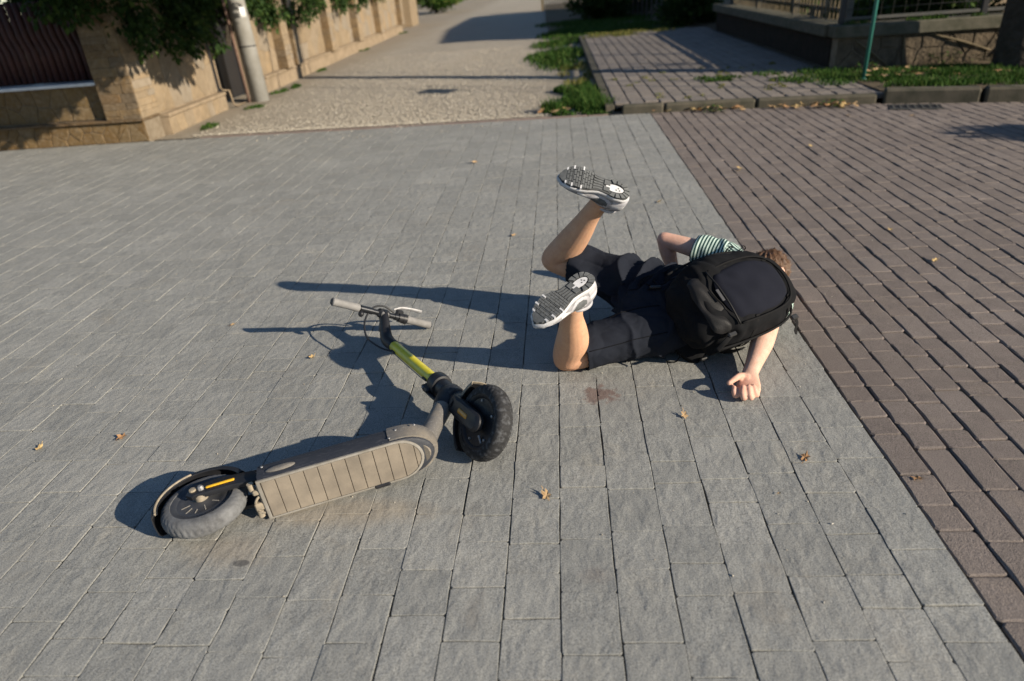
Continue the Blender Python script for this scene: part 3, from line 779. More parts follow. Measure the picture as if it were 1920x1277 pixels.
# overhead evergreen whose branches shade the picket fence
tr = tag(empty('overhanging_tree', (-3.9, 6.6, 2.2)), 'evergreen tree whose boughs, some added for shade, overhang the corner above the pickets', 'tree')
cs = [((-4.0+rgv.uniform(-1.0, 1.2), 6.6+rgv.uniform(-.5, .7), 1.95+rgv.uniform(-.1, .9)), (.45, .45, .26)) for _ in range(16)]
cs = [((-4.2+rgv.uniform(-1.3, 1.5), 7.2+rgv.uniform(-1.0, .8), 2.15+rgv.uniform(-.25, 1.0)), (.5, .5, .30)) for _ in range(26)]
cs += [((-2.6+rgv.uniform(-1.0, 1.0), 8.2+rgv.uniform(-.8, .9), 2.3+rgv.uniform(-.2, .9)), (.5, .5, .30)) for _ in range(20)]  # unseen extra boughs, added to shade the shrubs over the lane wall
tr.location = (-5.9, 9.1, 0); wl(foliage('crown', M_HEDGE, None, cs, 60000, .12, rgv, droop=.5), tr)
mb = MB().sweep([(-5.9, 9.1, -.05), (-5.85, 9.0, 1.2), (-5.6, 8.8, 2.3), (-5.3, 8.6, 3.2)], [.13, .11, .09, .05], 12, sub=4)
for k in range(8): mb.sweep([(-5.6, 8.8, 2.2+.1*k), tuple((Vector((-5.6, 8.8, 2.6))+Vector(cs[k][0]))/2+Vector((0, 0, .15))), cs[k][0]], [.045, .03, .008], 6, sub=3)
wl(mb.build('trunk', M_BARK), tr)
# right-hand shade: bushes behind mesh fence, street tree at right edge
bush('yard_bush', 'dark bush behind the mesh fence nearest the corner', 'bush', (5.2, 10.6, .3), (.8, .55, .48), 8000, .08)
bush('yard_bush', 'dark bush behind the middle of the mesh fence', 'bush', (6.4, 10.3, .3), (.8, .6, .5), 8000, .08)
bush('yard_bush', 'dark bush behind the mesh fence by the street tree', 'bush', (7.7, 10.0, .3), (.8, .6, .5), 6000, .08)
bush('yard_bush', 'dark bush behind the near half of the slatted fence', 'bush', (4.7, 12.0, .3), (.6, 1.2, .30), 9000, .08)
bush('yard_bush', 'dark bush behind the far half of the slatted fence', 'bush', (4.9, 15.6, .3), (.6, 1.0, .6), 9000, .09)
bush('yard_bush', 'dark bush filling the shaded yard corner behind the sidewalk', 'bush', (3.3, 19.3, 0), (.9, .9, .8), 12000, .10)
bush('yard_bush', 'dark bush in the shade in front of the far fence', 'bush', (1.6, 24.0, 0), (1.2, 1.4, .7), 12000, .11)
bush('yard_bush', 'dark hedge bush at the end of the yard fence', 'bush', (2.6, 26.5, 0), (1.6, 2.2, .9), 9000, .12)
bush('verge_shrub', 'yellowish shrub at the far left end of the lane', 'bush', (-6.6, 41, 0), (1.6, 1.6, .8), 5000, .16, M_WEED)
bush('verge_shrub', 'dark shrub beside the far gateway', 'bush', (-7.0, 33.5, 0), (1.0, 1.0, 1.0), 5000, .14)
tree = tag(empty('street_tree', (5.15, 8.62, .08)), 'dark trunk of the street tree at the right edge', 'tree')
mb = MB().sweep([(5.2, 8.6, -.05), (5.18, 8.6, .12), (5.12, 8.58, .5), (5.10, 8.55, 1.4), (5.2, 8.6, 3.2), (5.3, 8.6, 6.0)], [.36, .27, .215, .195, .16, .10], 18, sub=4)
wl(mb.build('trunk', M_BARK), tree)
co = [((5.3+rgv.uniform(-1.5, 1.5), 8.6+rgv.uniform(-1.4, 1.4), 8.2+rgv.uniform(-1.5, 2.2)), (.9, .9, .7)) for _ in range(22)]
mb = MB()
for k in range(9): mb.sweep([(5.3, 8.6, 5.2+.1*k), ((5.3+co[k][0][0])/2, (8.6+co[k][0][1])/2, 6.6), co[k][0]], [.07, .04, .012], 6, sub=3)
wl(mb.build('limbs', M_BARK), tree)
wl(foliage('crown', M_HEDGE, None, co, 14000, .12, rgv), tree)
# roadside bushes beyond the right edge whose shadows reach the kerb
bush('roadside_bush', 'low rounded bush beside the red paving beyond the right edge', 'bush', (6.0, 4.8, 0), (.60, .42, .60), 12000, .07)
bush('roadside_bush', 'taller bush by the kerb beyond the right edge', 'bush', (7.0, 5.35, 0), (.8, .25, .5), 12000, .07)

# ---- grass: nobody could count it
def blades(name, label, patches, mat, rg, wid=.006):
    mb = MB(); rr = []
    for (cx, cy, rx, ry, z, n, h) in patches:
        for k in range(n):
            a, q = rg.uniform(0, 6.283), rg.random()**.6
            x, y = cx+math.cos(a)*q*rx, cy+math.sin(a)*q*ry
            hh = h*rg.uniform(.45, 1.15)*(1.1-.5*q); d = rg.uniform(0, 6.283); ln = hh*rg.uniform(.2, .8)
            dx, dy = math.cos(d)*ln, math.sin(d)*ln; w = wid*rg.uniform(.7, 1.4); px, py = -math.sin(d)*w, math.cos(d)*w
            mb.add([(x-px, y-py, z-.01), (x+px, y+py, z-.01), (x+dx*.35+px*.7, y+dy*.35+py*.7, z+hh*.62), (x+dx*.35-px*.7, y+dy*.35-py*.7, z+hh*.62), (x+dx, y+dy, z+hh)],
                   [(0, 1, 2, 3), (3, 2, 4)])
            r = min(1, max(0, rg.gauss(.45, .25))); rr += [r, r]
    o = tag(mb.build(name, mat, None, smooth=False), label, 'grass', kind='stuff'); set_rnd(o.data, rr); return o
rg = random.Random(77)
P = []
for k in range(30):
    u = rg.random(); P.append((rg.gauss(.26, .15), 8.05+1.9*u, rg.uniform(.08, .2), rg.uniform(.1, .28), 0, 240, rg.uniform(.07, .19)*(1.1-.5*u)))
for k in range(6): P.append((rg.uniform(-.05, .55), rg.uniform(7.88, 8.15), .14, .06, 0, 120, .06))
blades('grass_tuft', 'thick green grass tuft growing at the corner of the sidewalk', P, M_GRASS, rg)
P = []
for k in range(26): P.append((rg.uniform(-.25, .45), rg.uniform(12.5, 24), .45, .8, 0, 260, .12))
for k in range(46): P.append((rg.uniform(.1, 3.1), rg.uniform(17.7, 24), .5, .8, .03, 260, .10))
blades('verge_grass', 'grass verge growing along the lane behind the sidewalk', P, M_GRASS, rg, .009)
P = []
for k in range(10): P.append((rg.uniform(.7, 2.6), rg.uniform(16.6, 17.6), .3, .25, .09, 120, .07))
for k in range(14): P.append((rg.uniform(.05, .48), rg.uniform(9.6, 13), .10, .35, 0, 70, .06))
for k in range(40): P.append((rg.uniform(.7, 3.0), rg.uniform(7.95, 10.5), .05, .05, .09, 14, .03))
blades('dry_grass', 'yellowish grass in the joints and edges of the sidewalk', P, M_GRASSD, rg, .006)
P = []
for k in range(60):
    u = rg.random(); P.append((3.3+u*2.3, 8.9-u*.75+rg.uniform(-1.1, .35), .28, .2, .10, 150, rg.uniform(.04, .10)))
for k in range(12): P.append((rg.uniform(2.6, 3.3), rg.uniform(8.3, 9.4), .2, .2, .09, 110, .06))
for k in range(8): P.append((rg.uniform(1.6, 2.2), rg.uniform(8.9, 9.4), .12, .08, .09, 60, .05))
for k in range(16): P.append((rg.uniform(4.0, 5.5), 0, .1, .05, .60, 0, .1))
for k in range(18):
    q = rpt(rg.uniform(.1, 3.0), -.02, .60); P.append((q[0], q[1], .10, .04, .60, 40, .06))
blades('strip_grass', 'green grass and weeds between the high kerb and the stone wall', P, M_GRASS, rg, .006)
P = []
for s, t in ((.4, .42), (1.6, .5), (3.5, .33), (3.9, .36), (6.3, .2), (10.8, .15), (16.9, .25)):
    q = lane_pt(s, t, 0)
    for k in range(3): P.append((q[0]+rg.uniform(-.1, .1), q[1]+rg.uniform(-.25, .25), .07, .16, 0, 60, .05))
blades('lane_weeds', 'small grass tufts at the foot of the lane wall', P, M_GRASS, rg, .006)
def weed(label, loc, n, r, h, mat=M_WEED):
    w = tag(empty('weed', loc), label, 'weed', 'leafy weeds at the kerbs'); mb = MB(); rr = []
    for k in range(n):
        a = rg.uniform(0, 6.28); d = r*rg.random()**.6; z = loc[2]+h*rg.random(); x, y = loc[0]+math.cos(a)*d, loc[1]+math.sin(a)*d
        s = rg.uniform(.02, .045); b = rg.uniform(0, 6.28); t = rg.uniform(-.2, .5)
        f = Vector((math.cos(b), math.sin(b), t)); sd = Vector((-math.sin(b), math.cos(b), rg.uniform(-.3, .3)))*.42
        P0 = Vector((x, y, z)); mb.add([P0, P0+f*s*.5+sd*s, P0+f*s, P0+f*s*.5-sd*s], [(0, 1, 2, 3)]); rr.append(rg.random())
    o = mb.build('leaves', mat, None, smooth=False); set_rnd(o.data, rr); wl(o, w)
    mb = MB()
    for k in range(5):
        a = rg.uniform(0, 6.28); mb.sweep([loc, (loc[0]+math.cos(a)*r*.5, loc[1]+math.sin(a)*r*.5, loc[2]+h*.8)], .003, 5)
    wl(mb.build('stems', M_TWIG), w)
weed('green leafy weed growing against the face of the low kerb', (1.62, 7.60, 0), 60, .12, .08)
weed('leafy weed at the end of the low kerb near the high kerb', (2.75, 7.45, 0), 70, .14, .07)
weed('reddish green weed at the foot of the stone wall', tuple(rpt(1.15, .14, .10)), 160, .28, .16)
weed('broad weed beside the green pole', (3.62, 8.75, .10), 90, .22, .12)
weed('dark weed by the trunk of the street tree', (4.75, 8.72, .10), 120, .25, .14)

# ---- fallen leaves
def leafm(name, c, c2): return simple(name, c, .8, c2, 60, spec=.2)
LEAFM = [leafm('dry_leaf_tan', (.42, .29, .16), (.30, .19, .09)), leafm('dry_leaf_orange', (.40, .23, .11), (.28, .15, .07)), leafm('dry_leaf_yellow', (.48, .35, .16), (.36, .24, .11))]
def leaf_mesh(seed):
    r = random.Random(seed); n = 14; v = [(0, 0, .004)]; curl = r.uniform(.15, .6)
    for k in range(n):
        a = 2*math.pi*k/n; lob = 1+.35*math.cos(5*a)+r.uniform(-.12, .12); x, y = math.cos(a)*lob*.9, math.sin(a)*lob*.6
        v.append((x*.02, y*.02, .004+curl*.02*(x*x*.5+.6*y*y)+r.uniform(-.002, .003)))
    f = [(0, 1+k, 1+(k+1) % n) for k in range(n)]
    o = len(v); v += [(-.017, -.0014, .005), (-.017, .0014, .005), (-.034, .001, .012), (-.034, -.001, .012)]; f.append((o, o+1, o+2, o+3))
    me = bpy.data.meshes.new('fallen_leaf'); me.from_pydata(v, [], f); me.materials.append(LEAFM[seed % 3]); return me
LM = [leaf_mesh(k) for k in range(7)]
def leaf(x, y, z, s, label, group=None, k=None):
    o = bpy.data.objects.new('fallen_leaf', LM[k if k is not None else rg.randrange(7)]); COL.objects.link(o)
    o.location = (x, y, z); o.rotation_euler = (rg.uniform(-.3, .3), rg.uniform(-.3, .3), rg.uniform(0, 6.28)); o.scale = (s,)*3
    tag(o, label, 'leaf', group)
for x, y, s, lab, k in ((-.086, 1.609, 1.0, 'tan dry leaf on the grey paving below the front wheel', 0), (.392, 2.015, .85, 'pale dry leaf on the grey paving left of the outstretched hand', 3),
        (.726, 1.766, 1.0, 'orange dry leaf on the grey paving below the hand', 1), (-1.665, 1.973, 1.25, 'larger orange dry leaf on the grey paving left of the scooter', 4),
        (-1.95, 1.92, .9, 'yellow dry leaf near the left edge of the photo', 2), (-1.121, 2.536, .95, 'small tan leaf on the paving below the handlebar shadow', 5),
        (-1.634, 2.90, .7, 'small pale leaf on the paving left of the handlebar', 3), (-.762, 5.946, 1.5, 'brown leaf on the grey paving near the gravel lane', 0),
        (-.316, 3.994, .9, 'pale leaf on the grey paving left of the raised knee', 6), (.64, 4.518, 1.2, 'tan leaf on the grey paving right of the raised shoe', 5),
        (1.812, 3.763, 1.0, 'tan leaf on the red paving right of the backpack, farther one', 2), (1.83, 3.302, .9, 'tan leaf on the red paving right of the backpack, nearer one', 5),
        (1.013, 1.654, .8, 'small orange leaf on the first row of red pavers', 1), (2.029, 5.802, 1.2, 'pale leaf alone on the red paving near the kerb', 2),
        (1.309, 5.178, 1.1, 'front one of two leaves on the red paving near the grey edge', 5), (1.33, 5.25, 1.2, 'back one of two leaves on the red paving near the grey edge', 2),
        (.60, 1.602, .35, 'tiny pale leaf scrap on the grey paving near the red edge', 3), (3.25, 6.75, 1.5, 'pale leaf on the red paving in front of the drain', 3), (2.75, 6.95, 1.2, 'tan leaf on the dirt patch near the kerb', 0)):
    leaf(x, y, .003, s, lab, None, k)
for i in range(64):
    u = rg.random()**.8
    if i < 44: x = 1.0+2.0*u; y = red_top(x)-.02-rg.random()**2*.18; z = .004
    else: x = -.25+.42*rg.random(); y = 8.0+rg.random()*.45; z = .01
    if i < 44: leaf(x, y, z+rg.random()*.02, rg.uniform(1.4, 2.6), 'brown dry leaf in the litter along the foot of the low kerb', 'leaf litter along the low kerb')
    else: leaf(x, y, z+rg.random()*.03, rg.uniform(1.3, 2.4), 'brown dry leaf heaped beside the grass tuft at the lane corner', 'leaf litter beside the grass tuft')
for i in range(22):
    x = 3.35+rg.random()*1.5; leaf(x, 8.75-.35*(x-3.35)+rg.uniform(-.55, .1), .12+rg.random()*.05, rg.uniform(1.4, 2.4), 'pale dry leaf lying in the weeds behind the high kerb', 'leaves behind the high kerb')
# ---- drain grate at the kerb
drain = tag(empty('drain_grate', (3.25, 7.22, .004)), 'dark iron drain grate at the foot of the high kerb', 'drain')
dr = np.array(Matrix.Rotation(-.30, 3, 'Z'))
wl(MB().box((3.45, 7.16, .001), (.46, .22, .006), dr).build('pit', M_BLACKM, None, False), drain)
for k in range(7):
    c = dr @ np.array((-.19+.063*k, 0, 0)); wl(MB().box((3.45+c[0], 7.16+c[1], .005), (.022, .21, .008), dr, .003).build('bar', M_DARKM, None, False), drain)
for sgn in (-1, 1):
    c = dr @ np.array((0, .11*sgn, 0)); wl(MB().box((3.45+c[0], 7.16+c[1], .005), (.47, .025, .009), dr, .003).build('frame_bar', M_DARKM, None, False), drain)
# ---- overhead cables that throw thin shadows across the lane
def cable(label, p1, p2, h, r=.019):
    off = Vector((2.17, -1.10, 0))*h; a = Vector((*p1, h))+off; b = Vector((*p2, h))+off; d = (b-a)
    pts = []
    for k in range(13):
        t = -3.2+7.4*k/12; q = a+d*t; q.z += .012*(t-.5)**2*4; pts.append(tuple(q))
    tag(MB().sweep(pts, r, 6, sub=3).build('overhead_cable', M_BLACKM), label, 'cable', 'overhead cables over the lane')
cable('overhead cable casting the farthest thin shadow on the lane', (-1.78, 12.89), (.1, 11.97), 3.0)
cable('overhead cable casting the middle thin shadow on the lane', (-4.08, 13.48), (.09, 10.71), 3.0)
cable('overhead cable casting the nearest thin shadow on the lane', (-1.57, 10.63), (.08, 9.68), 3.0)
lb = Vector((-1.80, 10.58, 2.9))+Vector((2.17, -1.10, 0))*2.9
tag(MB().box(tuple(lb), (.16, .42, .20), np.array(Matrix.Rotation(-.45, 3, 'Z')), .02).build('cable_box', M_DARKM, None, False), 'junction box hanging on the nearest overhead cable', 'box')
# ------------------------------------------------------------------ electric kick scooter lying on its left side
M_BLK = simple('black_plastic', (.010, .011, .014), .45, (.018, .018, .020), 18, .15, .0006, 300, spec=.35)
def scuffed(name, base, scuff, dust, am=.5, rough=.5):
    t = NT(name); p = t.pos('object')
    sc = t.ramp(t.noise(t.mapping(p, (3, 22, 22)), 9, 6, .75, .4), [(.53, 0), (.70, am)])
    c = t.mix(sc, base, scuff)
    sc2 = t.ramp(t.noise(t.mapping(p, (10, 60, 60)), 8, 4, .8), [(.66, 0), (.74, .8)])
    c = t.mix(sc2, c, (.5, .5, .52))
    c = t.mix(t.ramp(t.noise(p, 9, 5, .6), [(.45, 0), (.75, .5)]), c, dust)
    return t.done(c, t.math('ADD', rough, t.math('MULTIPLY', sc, .3)), t.bump(t.noise(p, 220, 3), .4, .0012), spec=.4)
M_DECK = scuffed('scuffed_deck', (.020, .023, .031), (.12, .122, .138), (.030, .032, .038), .5, .6)
M_DECKN = scuffed('dusty_nose', (.11, .105, .10), (.25, .24, .22), (.32, .265, .19), .8, .6)
M_UNDER = simple('dusty_underside', (.215, .184, .146), .88, (.150, .130, .106), 14, .5, .0012, 160, spec=.2, space='object')
M_FRAME = simple('dusty_alloy_edge', (.25, .235, .21), .7, (.17, .155, .13), 25, .3, .001, 120, spec=.3, space='object')
M_GROOVE = simple('groove_dirt', (.05, .04, .03), .95, spec=.1)
def tyre_mat():
    t = NT('worn_tyre'); p = t.pos('object')
    d = t.ramp(t.noise(p, 48, 6, .7), [(.40, 0), (.72, 1)])
    c = t.mix(d, (.070, .071, .073), (.135, .138, .145)); c = t.mix(t.ramp(t.noise(p, 9, 4), [(.45, 0), (.7, .6)]), c, (.20, .205, .21))
    return t.done(c, .8, t.bump(t.noise(p, 160, 3), .4, .0015), spec=.3)
M_TYRE = tyre_mat()
M_TYREK = simple('black_tyre', (.016, .016, .017), .8, (.10, .104, .112), 70, .4, .0012, 160, spec=.35, space='object', lo=.5, hi=.85, detail=6)
M_RIM = simple('dark_motor_cover', (.03, .033, .04), .5, (.055, .056, .06), 16, .2, .0008, 200, space='object')
M_STEEL = simple('dull_steel', (.26, .26, .27), .55, (.18, .18, .18), 60, metallic=.5)
M_YEL = simple('yellow_reflector', (.75, .42, .02), .35, (.6, .33, .02), 90)
M_ORA = simple('amber_reflector', (.42, .20, .015), .3, (.30, .13, .01), 90)
M_LIME = simple('lime_paint', (.62, .54, .02), .38, (.52, .45, .025), 25, .15, .0008, 160, spec=.5, **{'Coat Weight': .25, 'Coat Roughness': .25})
M_GRIP = simple('grey_grip_rubber', (.20, .195, .19), .75, (.15, .145, .14), 40, .6, .0012, 350, spec=.3)
M_DUSTB = simple('dusty_bracket', (.30, .25, .18), .8, (.16, .14, .11), 40, .5, .002, 120)

scooter = empty('electric_scooter', (-1.1115, 1.5241, 0))
tag(scooter, 'black electric kick scooter with lime green stem lying on its side', 'scooter')
sF = Vector((.9359, .3468, .061)).normalized(); sR = Vector((-.0654, .0011, .9979)); sR = (sR-sF*sR.dot(sF)).normalized(); sU = sF.cross(-sR)
SO = Vector((-1.1115, 1.5241, .067))
REAR = Matrix.Translation(SO) @ Matrix((sF, -sR, sU)).transposed().to_4x4()
fC = Vector((-.285, 1.832, .125)); fB = Vector((-.80, 2.65, .14))
fS = (fB-Vector((.036, .023, .073))-fC).normalized(); fR = Vector((-.70, -.49, .50)); fR = (fR-fS*fR.dot(fS)).normalized(); fX = (-fR).cross(fS)
FRONT = Matrix.Translation(fC) @ Matrix((fX, -fR, fS)).transposed().to_4x4()
def spart(frame, name, mb, mat, parent=None, deg=35, smooth=True):
    o = mb.build(name, mat, None, smooth); recalc(o)
    if smooth: autosmooth(o, deg)
    if parent is None: o.parent = scooter; o.matrix_parent_inverse = Matrix.Translation(-scooter.location); o.matrix_basis = frame
    else:
        o.parent = parent; o.matrix_parent_inverse = Matrix()
    return o
# sub-parts of a part already in the frame keep an identity transform under it

def outline(w, xr, xf, nose, n=14, wr=None):
    """plan of the deck: square at the back, round at the front"""
    q = [(xr, -w), (xf, -w)]
    for k in range(1, n):
        a = -math.pi/2+math.pi*k/n; q.append((xf+nose*math.cos(a), w*math.sin(a)))
    q += [(xf, w), (xr, w)]
    return q
DW, DZ = .0742, -.0623
def plan(w, xr, xf, nose, z): return [(x, y, z) for x, y in outline(w, xr, xf, nose)]
mb = MB().loft([plan(DW-.012, .178, .60, .088, DZ+.001), plan(DW-.004, .176, .60, .100, DZ+.006), plan(DW, .175, .60, .108, DZ+.020), plan(DW, .175, .60, .112, DZ+.062),
                plan(DW-.003, .177, .60, .110, DZ+.078), plan(DW-.012, .18, .60, .102, DZ+.084)])
deck = spart(REAR, 'deck', mb, M_DECK)
mb = MB().loft([plan(DW+.0015, .575, .60, .114, DZ+.012), plan(DW+.003, .572, .60, .118, DZ+.03), plan(DW+.003, .572, .60, .119, DZ+.06), plan(DW, .575, .60, .113, DZ+.082), plan(DW-.02, .59, .60, .095, DZ+.091)])
spart(REAR, 'nose_cover', mb, M_DECKN, deck)
fr = MB().loft([plan(DW-.002, .172, .585, .082, DZ+.004), plan(DW-.002, .172, .585, .082, DZ-.002), plan(DW-.0065, .178, .585, .076, DZ-.004), plan(DW-.0085, .182, .585, .073, DZ-.0035), plan(DW-.0085, .182, .585, .073, DZ+.003)])
spart(REAR, 'underside_frame', fr, M_FRAME, deck)
g = MB().loft([plan(DW-.009, .183, .585, .072, DZ+.002), plan(DW-.009, .183, .585, .072, DZ-.0018)]); spart(REAR, 'groove_bed', g, M_GROOVE, deck, smooth=False)
x0 = .185; step = .0415; lim = .585+.0705
while x0 < lim-.01:
    x1 = min(x0+step-.0022, lim); poly = []
    def hw(x):
        return (DW-.010) if x <= .585 else (DW-.010)*math.sqrt(max(0, 1-((x-.585)/.071)**2))
    xs_ = [x0+(x1-x0)*k/6 for k in range(7)]
    if x1 >= lim-1e-4: xs_ = [x0+(x1-x0)*math.sin(k/8*math.pi/2) for k in range(9)]
    lo = [(x, -hw(x)) for x in xs_]; hi = [(x, hw(x)) for x in reversed(xs_) if hw(x) > 1e-4]
    pl = lo+hi; cx = sum(p[0] for p in pl)/len(pl)
    mb = MB().loft([[(x, y, DZ+.001) for x, y in pl], [(x, y, DZ-.0026) for x, y in pl], [(cx+(x-cx)*.95, y*.985, DZ-.0034) for x, y in pl]])
    spart(REAR, 'underside_panel', mb, M_UNDER, deck, smooth=False); x0 += step
mat_ = MB().loft([plan(DW-.012, .19, .57, .07, DZ+.084), plan(DW-.014, .192, .57, .068, DZ+.088)]); spart(REAR, 'rubber_mat', mat_, M_BLK, deck, smooth=False)
# charging cover bump on the side that faces up, screws
bump = MB().ellipsoid((.245, -DW-.001, DZ+.035), (.045, .006, .014)); spart(REAR, 'port_cover', bump, M_DECKN, deck)
for x, z in ((.60, .055), (.66, .055), (.575, .02), (.19, .06)):
    spart(REAR, 'screw', MB().lathe([(0, .0025), (.0035, .0022), (.0045, 0)], (x, -DW-.003, DZ+z), (0, -1, 0), 10), M_STEEL, deck)
spart(REAR, 'kickstand_foot', MB().box((.52, DW-.004, DZ-.002), (.05, .014, .012), None, .004), M_BLK, deck)
# neck
hd = REAR.inverted() @ (fC+fS*.255); nk0 = Vector((.672, 0, -.020))
mb = MB().sweep([tuple(nk0.lerp(hd, t)) for t in (-.12, .1, .35, .62, .85)], [(.036, .036), (.035, .034), (.032, .031), (.032, .033), (.034, .037)], 20, up=(1, 0, 0), sub=5)
spart(REAR, 'neck', mb, M_DECKN)
# tyres: ring with a grooved tread
def tyre(R, w, h, n=200, groove=.0025):
    prof = []
    for k in range(15):
        a = math.pi*(k/14)-math.pi/2; ca, sa = math.cos(a), math.sin(a)
        prof.append((R-h+h*abs(ca)**.75, w*math.copysign(abs(sa)**.85, sa)))
    mb = MB(); rings = []
    for i in range(n):
        th = 2*math.pi*i/n; ring = []
        for j, (r, y) in enumerate(prof):
            g = 0
            if 2 <= j <= 12:
                ph = (i+abs(j-7)*1.3) % 5
                if ph < 1.5: g = groove
                if j in (5, 9): g = max(g, groove*.7)
            rr_ = r-g; ring.append((rr_*math.cos(th), y, rr_*math.sin(th)))
        ring += [(r_ , y_, z_) for (r_, y_, z_) in [((R-h-.006)*math.cos(th), w*.6, (R-h-.006)*math.sin(th)), ((R-h-.006)*math.cos(th), -w*.6, (R-h-.006)*math.sin(th))]]
        rings.append(ring)
    m = len(rings[0])
    for r in rings: mb.v += r
    for i in range(n):
        for j in range(m):
            a, b = i*m+j, i*m+(j+1) % m; c, d = ((i+1) % n)*m+(j+1) % m, ((i+1) % n)*m+j; mb.f.append((a, d, c, b))
    return mb
rw = spart(REAR, 'rear_wheel', tyre(.125, .030, .033, groove=.0021), M_TYRE)
rim = MB().lathe([(.0, -.031), (.014, -.031), (.016, -.026), (.030, -.022), (.055, -.021), (.058, -.0225), (.074, -.0225), (.077, -.025), (.091, -.028), (.096, -.025), (.096, .025), (.091, .028), (.077, .025), (.03, .022), (.0, .026)], (0, 0, 0), (0, 1, 0), 56)
spart(REAR, 'motor_cover', rim, M_RIM, rw)
for k, (a, r0, r1, l) in enumerate(((200, .036, .062, 0), (228, .040, .064, 0), (255, .042, .060, 1), (285, .030, .056, 0), (330, .034, .058, 0), (150, .036, .060, 0))):
    a = math.radians(a); d = np.array((math.cos(a), 0, math.sin(a))); s = np.array((-d[2], 0, d[0]))
    rot = np.array([d, (0, 1, 0), np.cross(d, (0, 1, 0))]).T
    spart(REAR, 'cover_rib', MB().box(d*(r0+r1)/2+np.array((0, -.0225, 0)), (r1-r0, .0016, .0032), rot, .0006), M_FRAME, rw)
spart(REAR, 'hub_cap', MB().lathe([(0, -.046), (.012, -.046), (.0175, -.040), (.019, -.028)], (0, 0, 0), (0, 1, 0), 24), M_DUSTB, rw)
spart(REAR, 'axle_nut', MB().lathe([(0, -.064), (.006, -.064), (.009, -.060), (.0105, -.046)], (.004, 0, .012), (0, 1, 0), 8), M_STEEL)
spart(REAR, 'bolt', MB().lathe([(0, -.058), (.010, -.057), (.0115, -.046)], (-.020, 0, .016), (0, 1, 0), 10), M_DUSTB)
# bracket that carries the rear axle, with its yellow reflector
def prism_xz(poly, y0, y1, bev=.004):
    cx = sum(p[0] for p in poly)/len(poly); cz = sum(p[1] for p in poly)/len(poly); sg = 1 if y1 > y0 else -1
    def ins(b): return [((x-cx)*(1-b/.03)+cx, (z-cz)*(1-b/.03)+cz) for x, z in poly]
    return MB().loft([[(x, y0, z) for x, z in poly], [(x, y1-sg*bev, z) for x, z in poly], [(x, y1, z) for x, z in ins(bev)]])
br = prism_xz([(-.040, .004), (-.035, .030), (-.012, .046), (.06, .052), (.21, .030), (.215, -.022), (.19, -.030), (.10, -.012), (.02, -.012), (-.022, -.012)], -.036, -.052)
bracket = spart(REAR, 'axle_bracket', br, M_BLK)
spart(REAR, 'reflector', MB().sweep([(.022, -.0535, .012), (.098, -.0535, .0135)], [(.0026, .006), (.0026, .006)], 12, up=(0, 0, 1), round_ends=True), M_YEL, bracket)
br2 = prism_xz([(-.03, .0), (-.02, .03), (.06, .045), (.21, .03), (.215, -.03), (.10, -.012)], .036, .050); spart(REAR, 'axle_bracket', br2, M_BLK)
# rear mudguard
mb = MB(); R_, t_ = .141, .0025; prof = [(R_-.016, -.040), (R_-.004, -.039), (R_+.002, -.030), (R_+.004, 0), (R_+.002, .030), (R_-.004, .039), (R_-.016, .040)]
prof = prof+[(r-t_, y*.94) for r, y in reversed(prof)]
mb.lathe(prof, (0, 0, 0), (0, -1, 0), 30, x=(1, 0, 0), arc=(math.radians(30), math.radians(196)), closed=True)
fender = spart(REAR, 'rear_mudguard', mb, M_BLK)
mb = MB(); edge = []
for k in range(17):
    a = math.radians(108+88*k/16); edge.append(((R_-.012)*math.cos(a), -.0405, (R_-.012)*math.sin(a)))
spart(REAR, 'mudguard_edge', MB().sweep(edge, [(.003, .0045)]*17, 6, up=(0, 1, 0)), M_DUSTB, fender)
# dusty brackets and cable between wheel and deck
hinge = MB().box((.165, -.028, -.045), (.030, .016, .030), None, .004).box((.158, .022, -.050), (.030, .026, .022), None, .004).box((.172, 0, -.052), (.012, .10, .012), None, .002)
hinge.lathe([(0, -.012), (.010, -.012), (.010, .012), (0, .012)], (.150, -.044, -.040), (0, 1, 0), 14)
hinge.lathe([(0, -.012), (.010, -.012), (.010, .012), (0, .012)], (.153, .048, -.052), (0, 1, 0), 14)
spart(REAR, 'hinge_bracket', hinge, M_DUSTB)
spart(REAR, 'cable', MB().sweep([(.18, -.02, -.046), (.155, -.005, -.058), (.148, .02, -.052), (.16, .045, -.058), (.18, .05, -.046)], .004, 8, sub=5), M_DUSTB)

